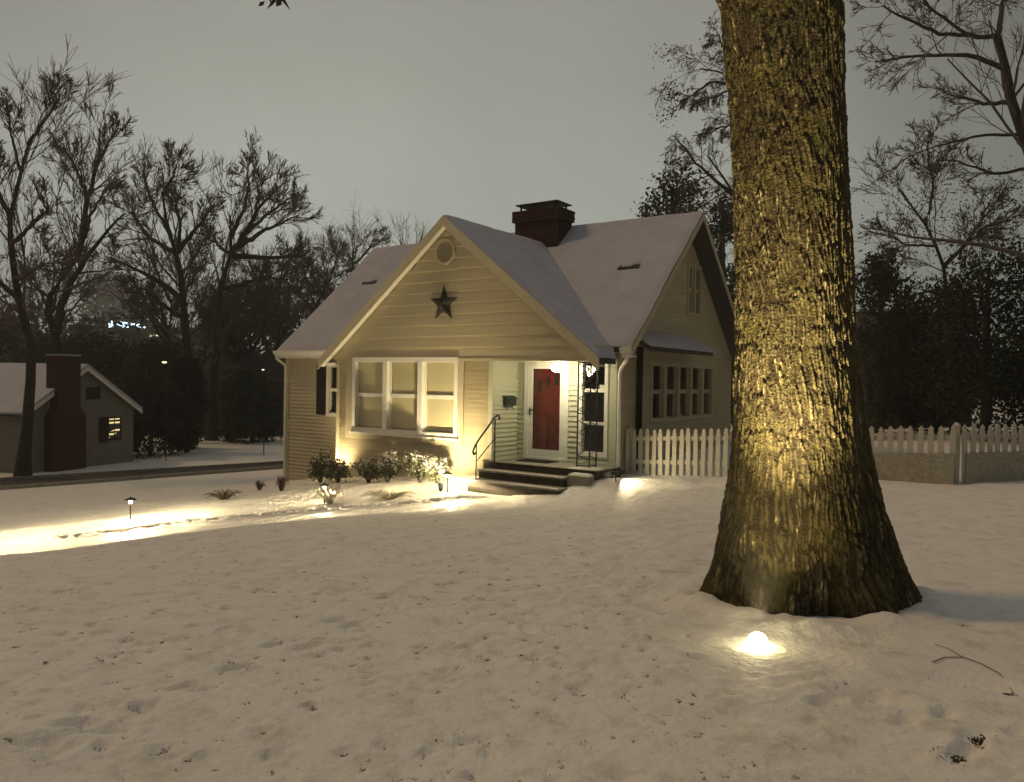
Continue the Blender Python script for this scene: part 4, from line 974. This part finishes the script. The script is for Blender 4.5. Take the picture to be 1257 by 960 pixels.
for px, yt, wp, Y, lb, cn in [(826, 205, 96, 34, 'dark bushy evergreen rising behind the right end of roof ridge', 0), (888, 225, 70, 36, 'black evergreen between the roof end and huge trunk', 0),
    (1084, 308, 80, 26, 'dark green shrubby evergreen just right of the huge trunk', 0), (1155, 345, 110, 25, 'low black evergreen behind the middle of right fence', 0),
    (1215, 302, 150, 21, 'big black rounded evergreen at right edge above fence', 0), (1290, 330, 120, 20, 'black evergreen cut off by the right picture edge', 0)]:
    leafy('evergreen_tree', px, yt, wp, Y, lb, n=9000, size=.0032*Y, group='dark evergreens behind the fence')
def auto_bare(px, ytop, wpx, Y, label, seed):
    r = random.Random(seed); L = [([(px, 572), (px+r.uniform(-6, 6), 470), (px+r.uniform(-8, 8), ytop+90), (px+r.uniform(-8, 8), ytop+45), (px+r.uniform(-8, 8), ytop-8)], 5, .7)]
    for k in range(9):
        y0 = r.uniform(ytop+40, 440); sx = (1 if k % 2 else -1)*r.uniform(.35, 1)*wpx/2; dy = r.uniform(25, 85)
        L.append(([(px, y0), (px+sx*.5, y0-dy*.4), (px+sx*.85, y0-dy*.8), (px+sx, max(y0-dy, ytop))], 2.2, .6))
    return bare_tree('bare_tree', Y, L, label, rmin=.00026*Y, levels=((12, .5, .7), (9, .55, .55), (6, .6, .5)), mt=M_WOODG)
for i, (px, yt, wp, Y, lb) in enumerate([(305, 340, 110, 54, 'dense bare tree filling the gap behind the wide spreading tree'), (338, 318, 90, 57, 'twiggy dark tree touching the left roof eave'),
    (385, 300, 90, 62, 'dense twiggy tree top above the left roof slope'), (428, 288, 90, 66, 'dim twiggy tree top near the small distant bare tree'), (213, 335, 100, 62, 'dim bare tree rising right of the blue lit sign'), (60, 330, 130, 58, 'dim bare tree between the two tall bare trees at left'), (288, 385, 90, 52, 'low dense bare tree between the thick straight trunk and spreading tree')]):
    auto_bare(px, yt, wp, Y, lb, i)
# far wood closing the horizon
C3 = []
for k in range(420):
    X = RNG.uniform(-150, 150); Y = RNG.uniform(120, 170); C3.append((X, Y, RNG.uniform(-1, 9+3*math.sin(X*.13))))
v, f = leaves(np.array(C3), 26000, 1.0, np.array([3, 3, 1.6])); tag(mesh_np('far_wood', v, f, M_LEAFD), 'dark far wood along the horizon', 'wood', kind='stuff')
C3 = []
for k in range(160):
    t = RNG.uniform(0, 1); px = RNG.uniform(100, 345); Y = RNG.uniform(62, 82); p = at(px, 500, Y); C3.append((p.x, p.y, RNG.uniform(-2, 2.8)))
v, f = leaves(np.array(C3), 16000, .34, np.array([1.2, 1.2, .8])); tag(mesh_np('thicket', v, f, M_LEAFD), 'dark tangled thicket beyond the street', 'thicket', kind='stuff')

# ------------------------------------------------------------------ neighbouring house at left
Apt = at(30, 583, 28.5); Bpt = at(163, 574, 33.5)
nd = Vector((Bpt.x-Apt.x, Bpt.y-Apt.y, 0)); NWd = nd.length; nd.normalize(); na = math.atan2(nd.y, nd.x)
zN = min(gzf(Apt.x, Apt.y), gzf(Bpt.x, Bpt.y))
nb = empty('house', (Apt.x, Apt.y, zN), na, 'dim pale neighbouring house with brick chimney and one lit window', 'house')
M_NB = mat('neighbour_wall', (0.21, 0.195, 0.155), 0.8, 0.1, 2)
eh, pk, dl = 2.45, at(98, 449, 31).z-zN, 9.0
b = MB(); b.hexa([(0, 0, -.5), (NWd, 0, -.5), (NWd, 0, eh), (NWd/2, 0, pk-.1), (0, 0, eh)], [(0, .15, -.5), (NWd, .15, -.5), (NWd, .15, eh), (NWd/2, .15, pk-.1), (0, .15, eh)])
b.box((0, .151, -.5), (.15, dl, eh)); b.build('wall', M_NB, nb)
for sgn in (-1, 1):
    b = MB(); c = NWd/2; k = (pk-eh)/c
    e_ = c+.3; b.slab([(c, -.2, pk), (c+sgn*e_, -.2, pk-k*e_), (c+sgn*e_, dl, pk-k*e_), (c, dl, pk)], .1); r_ = b.build('roof', M_SHINGLE, nb)
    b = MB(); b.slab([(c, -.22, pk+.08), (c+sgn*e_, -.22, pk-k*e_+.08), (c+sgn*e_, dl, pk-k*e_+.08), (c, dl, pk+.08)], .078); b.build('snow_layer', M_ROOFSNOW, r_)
b = MB(); cu = NWd*.30; b.hexa([(cu-.75, -.45, -.3), (cu+.75, -.45, -.3), (cu+.75, -.002, -.3), (cu-.75, -.002, -.3)], [(cu-.75, -.45, 2.1), (cu+.75, -.45, 2.1), (cu+.75, -.002, 2.1), (cu-.75, -.002, 2.1)])
b.hexa([(cu-.75, -.45, 2.1), (cu+.75, -.45, 2.1), (cu+.75, -.002, 2.1), (cu-.75, -.002, 2.1)], [(cu-.5, -.42, 2.5), (cu+.5, -.42, 2.5), (cu+.5, -.002, 2.5), (cu-.5, -.002, 2.5)])
b.box((cu-.5, -.42, 2.5), (cu+.5, .2, pk+.35)); b.box((cu-.56, -.47, pk+.2), (cu+.56, .26, pk+.36)); nch = b.build('chimney', M_BRICK, nb)
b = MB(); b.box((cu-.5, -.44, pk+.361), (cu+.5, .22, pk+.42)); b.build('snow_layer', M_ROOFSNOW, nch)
b = MB(); b.box((NWd*.52, -.04, pk-1.35), (NWd*.52+.7, -.002, pk-.85)); b.build('gable_vent', M_SHUT, nb)
wu = NWd*.74
b = MB(); b.box((wu-.06, -.05, 1.02), (wu+.66, -.002, 1.08)); b.box((wu-.06, -.05, 1.92), (wu+.66, -.002, 1.98)); b.box((wu-.06, -.05, 1.081), (wu, -.002, 1.919)); b.box((wu+.6, -.05, 1.081), (wu+.66, -.002, 1.919)); nw_ = b.build('window', M_SHUT, nb)
b = MB(); b.box((wu-.002, -.03, 1.47), (wu+.602, -.013, 1.50)); b.box((wu+.285, -.03, 1.081), (wu+.315, -.013, 1.919)); b.build('muntin', M_SHUT, nw_)
b = MB(); zc = -.3
while zc < pk-.25:
    q = min(zc+.16, pk-.2); hw2 = NWd/2 if q <= eh else max(.05, (pk-.1-q)/(pk-.1-eh)*NWd/2)
    b.hexa([(NWd/2-hw2, -.001, zc), (NWd/2+hw2, -.001, zc), (NWd/2+hw2, -.022, zc), (NWd/2-hw2, -.022, zc)], [(NWd/2-hw2, -.001, q), (NWd/2+hw2, -.001, q), (NWd/2+hw2, -.004, q), (NWd/2-hw2, -.004, q)]); zc += .16
tag(b.build('siding', M_NB, nb), kind='stuff')
for sgn in (-1, 1):
    b = MB(); c = NWd/2; k2 = (pk-eh)/c; e2 = c+.3
    b.hexa([(c, -.215, pk-.02), (c+sgn*e2, -.215, pk-k2*e2-.02), (c+sgn*e2, -.215, pk-k2*e2-.2), (c, -.215, pk-.2)], [(c, -.202, pk-.02), (c+sgn*e2, -.202, pk-k2*e2-.02), (c+sgn*e2, -.202, pk-k2*e2-.2), (c, -.202, pk-.2)]); b.build('rake_board', M_TRIM, nb)
b = MB(); b.poly([(wu, -.012, 1.62), (wu+.6, -.012, 1.68), (wu+.6, -.012, 1.915), (wu, -.012, 1.915)]); b.build('pane', E_WIN, nw_)
b = MB(); b.poly([(wu, -.012, 1.085), (wu+.25, -.012, 1.22), (wu+.6, -.012, 1.36), (wu+.6, -.012, 1.55), (wu, -.012, 1.35)]); b.build('pane', E_WIN, nw_)
b = MB(); b.box((wu-.5, -.05, .95), (wu-.07, -.002, 2.0)); b.build('shutter', M_SHUT, nb)
b = MB(); b.box((wu, -.008, 1.082), (wu+.6, -.003, 1.918)); b.build('pane', M_DARK, nw_)
# dim far house with an orange window, dim house beyond the right fence
def far_house(px, ybase, Y, wpx, hpx, label, wins, rz=0, wall=M_NB):
    p = at(px, ybase, Y); W_ = wpx*Y/F_PX; h = hpx*Y/F_PX; z0 = gzf(p.x, p.y)
    r = empty('house', (p.x, p.y, z0), rz, label, 'house')
    b = MB(); b.box((-W_/2, 0, -.5), (W_/2, 6, h)); b.hexa([(-W_/2, 0.01, h), (-W_/2, 5.99, h), (-W_/2, 3, h+1.6)], [(W_/2, 0.01, h), (W_/2, 5.99, h), (W_/2, 3, h+1.6)]); b.build('wall', wall, r)
    for s_ in (0, 1):
        b = MB(); y0, y1 = (-.4, 3) if s_ == 0 else (6.4, 3)
        b.slab([(-W_/2-.3, y0, h-.1), (W_/2+.3, y0, h-.1), (W_/2+.3, y1, h+1.75), (-W_/2-.3, y1, h+1.75)], .1); b.build('roof', M_SHINGLE, r)
    for (wx, wy, ww, wh, m) in wins:
        q = at(wx, wy, Y); lx = q.x-p.x; lz = q.z-z0; s = Y/F_PX
        b = MB(); b.box((lx-ww*s/2, -.05, lz-wh*s/2), (lx+ww*s/2, -.004, lz+wh*s/2)); b.box((lx-ww*s/2-.08, -.04, lz-wh*s/2-.08), (lx+ww*s/2+.08, -.002, lz-wh*s/2-.005)); b.build('window', m, r)
    return r
M_FARW = mat('far_wall', (0.07, 0.06, 0.05), 0.9, 0.2, 2)
far_house(300, 566, 50, 110, 70, 'dark far house with one small orange lit window', [(261, 504, 6, 12, E_WIN), (281, 512, 3, 5, M_TRIM), (325, 508, 12, 20, M_DARK)], wall=M_FARW)
far_house(1118, 520, 30, 150, 95, 'barely visible brown house behind the right fence', [(1143, 465, 16, 26, M_DARK), (1085, 465, 16, 26, M_DARK)], wall=mat('brown_wall', (0.10, 0.075, 0.04), 0.9, 0.2, 2))

# commercial block with the blue lit sign, far beyond
SY = 230
p0 = at(80, 430, SY); p1 = at(250, 430, SY); zt2 = at(150, 402, SY).z; zg = gzf(0, SY)
cb = empty('commercial_building', ((p0.x+p1.x)/2, SY+2, zg), 0, 'dark distant commercial building carrying the blue sign', 'building')
Wb = p1.x-p0.x; hb = zt2-zg
b = MB(); b.box((-Wb/2, 0, -3), (Wb/2, 15, hb)); b.box((-Wb/2-.3, -.3, hb-.8), (Wb/2+.3, -.002, hb+.4)); b.build('wall', M_DARK, cb)
q0 = at(176, 412, SY)
for (wx, wy, ww, wh) in ((183, 412, 5, 3), (190, 412, 5, 3), (205, 412, 4, 2.4), (221, 413, 4, 2.4)):
    q = at(wx, wy, SY); s = SY/F_PX; lx = q.x-(p0.x+p1.x)/2; lz = q.z-zg
    b = MB(); b.box((lx-ww*s/2, -.2, lz-wh*s/2), (lx+ww*s/2, -.004, lz+wh*s/2)); b.build('window', E_FAR, cb)
sg = at(153, 396, SY)
sign = empty('lit_sign', (sg.x, SY+1.9, sg.z-1.6), 0, 'blurred bluish white illuminated letters glowing far behind the bare trees', 'sign')
s = SY/F_PX
b = MB(); b.box((-24*s, .0, -.6), (24*s, .3, -.2)); 
for x in (-20, -7, 7, 20): b.box((x*s-.1, .0, -4.5), (x*s+.1, .25, -.6))
b.build('sign_frame', M_METALDK, sign)
# uneven strokes: upright, rounded and barred shapes
def glyph(x0, ops):
    b = MB()
    for (a, c, d_, e_) in ops: b.box(((x0+a)*s, -.25, (c)*s), ((x0+d_)*s, -.02, (e_)*s))
    b.build('letter', E_SIGN, sign)
glyph(-23, [(0, 1, 1.2, 6), (1.21, 1, 4, 2.2), (2.8, 2.21, 4, 9)])
glyph(-17.5, [(0, 1.5, 4.6, 2.6), (0, 2.61, 1.3, 6), (3.3, 2.61, 4.6, 6)])
glyph(-12, [(0, 0.8, 1.8, 8.4), (1.81, 3, 4.6, 4.6), (1.81, 6.5, 4.6, 8.4)])
glyph(-6.6, [(0, 1, 5, 3), (0, 3.01, 2, 7.4), (2.6, 5, 5, 7.4)])
glyph(-1, [(0, .9, 2, 7.6), (2.6, .9, 4.8, 7.6)])
glyph(4.4, [(0, 1.5, 4.6, 3), (0, 4.2, 4.6, 5.8), (0, 3.01, 1.4, 4.19)])
glyph(11, [(0, 1, 1.4, 6), (1.41, 1, 3.8, 2.3), (1.41, 4.6, 3.8, 6)])
glyph(16, [(0, 1, 1.6, 8.4), (1.61, 1, 4.2, 2.4), (4.21, 1, 6, 5.2), (1.61, 3.8, 4.2, 5.2)])
# far street lamps
for (lx, ly, Y, lb) in ((205, 445, 34, 'far street lamp glowing between the dark evergreens'), (325, 454, 37, 'tiny bright lamp left of the house eave')):
    p = at(lx, ly, Y); g0 = gzf(p.x, p.y); r = empty('street_lamp', (p.x, p.y, g0), 0, lb, 'lamp'); hh = p.z-g0; k = .22 if lx == 205 else .14
    b = MB(); b.tube([(0, 0, -.2), (0, 0, hh+.25), (0, -.25, hh+.3)], .025, 6); b.build('pole', M_METALDK, r)
    b = MB(); b.lathe([(.03, .2*k), (.42*k, .16*k), (.5*k, 0), (.2*k, -.2*k)], (0, -.25, hh), 10); b.build('lamp_head', E_FAR, r)

# ------------------------------------------------------------------ yard: path lights, spotlights, shrubs
WARM = (1.0, .80, .46)
def path_light(px, py_base, hpx, guess, energy, label, half=88):
    g = on_ground(px, py_base, guess); z0 = gzf(g.x, g.y); h = hpx*g.y/F_PX
    r = empty('path_light', (g.x, g.y, z0), 0, label, 'path light', 'path lights along the walk')
    b = MB(); b.tube([(0, 0, -.1), (0, 0, h-.10)], .012, 8); b.build('stake', M_COPPER, r)
    b = MB(); b.lathe([(.03, h-.10), (.034, h-.03)], (0, 0, 0), 12); b.build('bulb', E_WARM, r, smooth=True)
    b = MB(); b.lathe([(.10, h-.035), (.105, h-.028), (.06, h-.008), (.02, h+.004), (.012, h+.02)], (0, 0, 0), 18); b.build('cap', M_COPPER, r, smooth=True)
    L = light('SPOT', 'path_glow', (g.x, g.y, z0+h-.115), energy, WARM, (g.x, g.y, z0-1), spot_size=math.radians(2*half), spot_blend=.25, shadow_soft_size=.03)
    d = L.data; d.use_nodes = True; n = d.node_tree; em = n.nodes['Emission']       # wide reflector under the cap: even light out to two metres
    t = n.nodes.new('ShaderNodeTexCoord'); sx_ = n.nodes.new('ShaderNodeSeparateXYZ'); n.links.new(t.outputs['Normal'], sx_.inputs[0])
    ab = n.nodes.new('ShaderNodeMath'); ab.operation = 'ABSOLUTE'; n.links.new(sx_.outputs['Z'], ab.inputs[0])
    mx = n.nodes.new('ShaderNodeMath'); mx.operation = 'MAXIMUM'; mx.inputs[1].default_value = .16; n.links.new(ab.outputs[0], mx.inputs[0])
    pw = n.nodes.new('ShaderNodeMath'); pw.operation = 'POWER'; pw.inputs[1].default_value = -2.7; n.links.new(mx.outputs[0], pw.inputs[0])
    n.links.new(pw.outputs[0], em.inputs['Strength'])
    return g
g1 = path_light(160, 641, 27, 13.6, 22, 'lone path light standing by the trodden walk at left')
g2 = path_light(398, 618, 24, 15, 24, 'path light among snowy grass in front of left shrubs')
g3 = path_light(549, 602, 25, 16, 18, 'path light nearest the front steps')
g0 = path_light(-38, 672, 30, 12, 12, 'path light beside the walk beyond the left picture edge')
def spot_fixture(p, target, energy, label, size=60, r_=.06, col=WARM, lens=E_WARM, soft=.03, blend=.6, ahead=.07):
    p = Vector(p); d = (Vector(target)-p).normalized()
    r = empty('spotlight', p, 0, label, 'spotlight')
    b = MB(); b.tube([-d*.09, -d*.02, d*.02, d*.05], r_*.75, 12, r_); b.tube([(0, 0, -.02), (0, 0, -.18)], .012, 6); b.build('housing', M_METALDK, r)
    b = MB(); b.tube([d*.051, d*.056], r_*.9, 14); b.build('lens', lens, r)
    light('SPOT', 'spot_beam', p+d*ahead, energy, col, p+d*3, spot_size=math.radians(size), spot_blend=blend, shadow_soft_size=soft)
    return r
# corner uplight and step side uplight
u1 = H(-6.95, -P_-.5, 0); u1.z = gzf(u1.x, u1.y)+.14; spot_fixture(u1, H(-7.0, -P_, .2), 170, 'small uplight at the corner among the left shrubs', size=120, blend=1)
u2 = on_ground(541, 601, 16); u2.z = gzf(u2.x, u2.y)+.12; spot_fixture(u2, H(-3.8, -P_, 1.2), 460, 'small uplight on the snow beside the path light nearest steps', size=130, blend=1)
u3 = H(.50, -.95, 0); u3.z = gzf(u3.x, u3.y)+.16; spot_fixture(u3, u3+Vector((.6, -.25, .02)), 46, 'low light half hidden behind right end of the porch', size=170, blend=.4, r_=.032, lens=M_GLASS)
# oak spotlight
sp = on_ground(930, 792, 4.6); sp.z = gzf(sp.x, sp.y)+.03
oak_spot = spot_fixture(sp, sp+Vector((.10, .17, 1.0)), 1800, 'glowing spotlight on the snow aimed up the huge trunk', size=72, r_=.03, lens=E_SPOT, col=(1.0, .79, .39), blend=1.0, ahead=.115)
b = MB(); b.lathe([(.062, -.03), (.060, .02), (.052, .04), (.038, .055), (.020, .063), (.004, .066)], sp, 20); b.build('dome_lens', E_SPOT, oak_spot, smooth=True).matrix_parent_inverse = Matrix.Translation(-sp)
light('POINT', 'spot_glow', sp+Vector((0, -.03, .12)), .45, (1.0, .82, .42), shadow_soft_size=.03)
light('SPOT', 'spot_spill', sp+Vector((.03, .06, .13)), 60, (1.0, .76, .32), sp+Vector((.40, .62, .85)), spot_size=math.radians(76), spot_blend=1, shadow_soft_size=.03)

def shrub(px, ypx, wpx, hpx, guess, label, n=420, size=.05, m=M_BUSH, snow=.4, stems=16):
    g = on_ground(px, ypx, guess); z0 = gzf(g.x, g.y); s = g.y/F_PX; W_ = wpx*s/2; h = hpx*s
    r = empty('shrub', (g.x, g.y, z0), 0, label, 'shrub', 'shrubs along the foundation')
    PT = []; 
    for k in range(stems):
        a = RNG.uniform(0, 6.28); rr2 = W_*RNG.uniform(.3, .9); hh = h*RNG.uniform(.25, 1)
        PT.append([(0, 0, -.05), (.4*rr2*math.cos(a), .4*rr2*math.sin(a), hh*.5), (.8*rr2*math.cos(a), .8*rr2*math.sin(a), hh*.8), (rr2*math.cos(a), rr2*math.sin(a), hh*.9)])
    PT = np.array(PT); RD = np.tile(np.array([.014, .010, .007, .004]), (stems, 1))
    tw_, tr2 = grow(PT, RD, 6, .4, .7, .05, K=4, rmin=.003)
    v, f = join([tubes(PT, RD, 5), tubes(tw_, tr2, 3)]); mesh_np('stem', v, f, M_WOOD, r)
    v, f = leaves(np.concatenate([tw_[:, -1], tw_[:, 1], PT[:, 2]]), int(n*1.8), size*.8, .05); v[:, 2] = np.maximum(v[:, 2], 0); mesh_np('foliage', v, f, m, r)
    if snow:
        top = tw_[:, -1]; top = top[top[:, 2] > h*.4] if (top[:, 2] > h*.4).sum() > 5 else top
        c = top[RNG.integers(0, len(top), int(110*snow))]; p = c+RNG.normal(size=c.shape)*.03+np.array([0, 0, .03])
        V = []; Fc = []
        for i, q in enumerate(p):
            rs = RNG.uniform(.012, .032); o = [(rs, 0, 0), (0, rs, 0), (-rs, 0, 0), (0, -rs, 0), (0, 0, rs*.6), (0, 0, -rs*.35)]
            V += [(q[0]+x, q[1]+y, q[2]+z) for x, y, z in o]; k = i*6
            for a in range(4): Fc += [(k+a, k+(a+1) % 4, k+4), (k+(a+1) % 4, k+a, k+5)]
        tag(mesh_np('snow_clump', V, Fc, M_SNOW, r, smooth=True), kind='stuff')
    return r
shrub(394, 592, 26, 34, 18, 'dark shrub with little snow at the left house corner', snow=1.2, n=500)
shrub(415, 592, 30, 26, 17, 'leafy shrub next to the corner uplight', snow=2)
shrub(452, 592, 30, 26, 17, 'dark leafy shrub under the left window pane', snow=2, n=420)
shrub(476, 592, 34, 34, 17, 'snow dusted shrub under the middle window pane', snow=4.0)
shrub(515, 592, 32, 36, 16.5, 'tall snow dusted shrub under the right window pane', snow=4.0, n=420)
shrub(536, 592, 32, 28, 16.5, 'low snow dusted shrub nearest the steps', snow=4.0)
def grass_clump(px, ypx, wpx, hpx, guess, label, m, n=120, cat='plant', droop=.6):
    g = on_ground(px, ypx, guess); z0 = gzf(g.x, g.y); s = g.y/F_PX; W_ = wpx*s/2; h = hpx*s
    a = RNG.uniform(0, 6.28, n); q = RNG.uniform(.15, 1, n)*W_; hh = h*RNG.uniform(.5, 1.1, n)
    PT = np.zeros((n, 4, 3)); 
    for k, (t, zf) in enumerate(((.0, -.05), (.45, .75), (.8, 1.0), (1.1, 1.0-droop*.6))):
        PT[:, k, 0] = np.cos(a)*q*(.15+t); PT[:, k, 1] = np.sin(a)*q*(.15+t); PT[:, k, 2] = hh*zf
    v, f = tubes(PT, np.tile(np.array([.006, .006, .005, .002]), (n, 1)), 3)
    o = mesh_np('grass_clump', v, f, m); o.location = (g.x, g.y, z0); return tag(o, label, cat)
M_FROST = mat('frosted_grass', (0.55, 0.52, 0.40), 0.8, 0.2, 20)
grass_clump(405, 618, 40, 20, 15, 'frosted arching grass clump beside the middle path light', M_FROST)
grass_clump(478, 612, 60, 10, 15.5, 'low frosted plant mound in front of shrubs', M_FROST, n=160)
grass_clump(318, 602, 16, 12, 18, 'thin dry grass tuft left of the house corner', M_DRY, n=50)
grass_clump(345, 604, 18, 18, 18, 'dry grass tuft at the house corner foot', M_DRY, n=60)
grass_clump(276, 613, 50, 10, 16, 'flattened twiggy weeds in the snow behind the walk', M_DRY, n=70)
grass_clump(735, 596, 40, 10, 15, 'frosted low grass right of the steps', M_FROST, n=120)

# grass blades and leaf scraps showing through the snow (uncountable)
V = []; Fc = []
def blades(x, y, r, n_, h):
    z = gzf(x, y)
    for _ in range(n_):
        a = random.uniform(0, 6.28); q = r*math.sqrt(random.random()); px, py = x+q*math.cos(a), y+q*math.sin(a); b_ = random.uniform(0, 6.28)
        L = h*random.uniform(.4, 1.2); w_ = .005; zz = gzf(px, py)-.004; i = len(V)
        dx, dy = math.cos(b_)*L*.9, math.sin(b_)*L*.9
        V.extend([(px-w_*math.sin(b_), py+w_*math.cos(b_), zz), (px+w_*math.sin(b_), py-w_*math.cos(b_), zz), (px+dx, py+dy, zz+L*.45)]); Fc.append((i, i+1, i+2))
for X, Y, r in pits:
    if random.random() < .6: blades(X, Y, r*1.1, random.randint(8, 30), .022 if Y > 4.5 else .015)
for X, Y in TROD:
    if Y > 9 and random.random() < .8: blades(X, Y, .10, 26, .05)
for p, r in FOOT: blades(p.x, p.y, r*.8, 60, .018)
for k in range(500):
    Y = 2.6+9*random.random()**1.2; X = random.uniform(-.68, .55)*Y; blades(X, Y, .012, random.randint(1, 4), .014)
tag(mesh_np('grass', V, Fc, M_DEADLEAF), 'grass blades poking through the thin snow', 'grass', kind='stuff')
# leaf clumps and a fallen stick
def leaf_clump(px, py, n_, sz, spr, label):
    g = on_ground(px, py); z0 = gzf(g.x, g.y)
    v, f = leaves(np.array([(0, 0, .008)]), n_*2, sz*.6, np.array([spr, spr*.8, .006])); o = mesh_np('leaf_clump', v, f, M_DEADLEAF); o.location = (g.x, g.y, z0); tag(o, label, 'leaves', kind='stuff')
leaf_clump(1204, 910, 60, .017, .022, 'clump of dark dead leaves in the large footprint at lower right')
leaf_clump(1176, 936, 50, .016, .020, 'small dead leaf clump just below the large footprint')
leaf_clump(1238, 846, 20, .018, .018, 'dark leaf scrap at the end of the curved twig')
leaf_clump(1188, 773, 22, .02, .022, 'dark leaf scrap right of the huge tree base')
leaf_clump(1082, 857, 14, .013, .012, 'dark leaf scrap at the end of the pale snow scuff')
leaf_clump(717, 851, 14, .013, .012, 'lone dark leaf scrap on the lawn left of spotlight')
g = on_ground(1145, 815); pts = []
for px, py in ((1145, 816), (1160, 811), (1182, 811), (1205, 818), (1228, 830), (1246, 846)):
    q = on_ground(px, py); pts.append((q.x, q.y, gzf(q.x, q.y)+.008))
b = MB(); b.tube(pts, .0035, 6, .002); b.tube([pts[2], (pts[2][0]-.02, pts[2][1]+.12, pts[2][2]+.01), (pts[2][0]-.06, pts[2][1]+.2, pts[2][2]+.01)], .002, 5); tag(b.build('twig', M_DRY), 'thin curved fallen twig lying on snow at right', 'twig')

# thin night haze
hz_ = MB(); hz_.box((-300, -140, -8), (300, 520, 58)); ho = hz_.build('haze', M_SNOW); ho.data.materials.clear()
hm = bpy.data.materials.new('night_haze'); hm.use_nodes = True; hn = hm.node_tree; hn.nodes.clear()
hv = hn.nodes.new('ShaderNodeVolumePrincipled'); hv.inputs['Color'].default_value = (.85, .86, .84, 1); hv.inputs['Density'].default_value = .0019; hv.inputs['Anisotropy'].default_value = .3
ho_ = hn.nodes.new('ShaderNodeOutputMaterial'); hn.links.new(hv.outputs[0], ho_.inputs['Volume']); ho.data.materials.append(hm); tag(ho, 'thin night haze over the yard', kind='stuff')
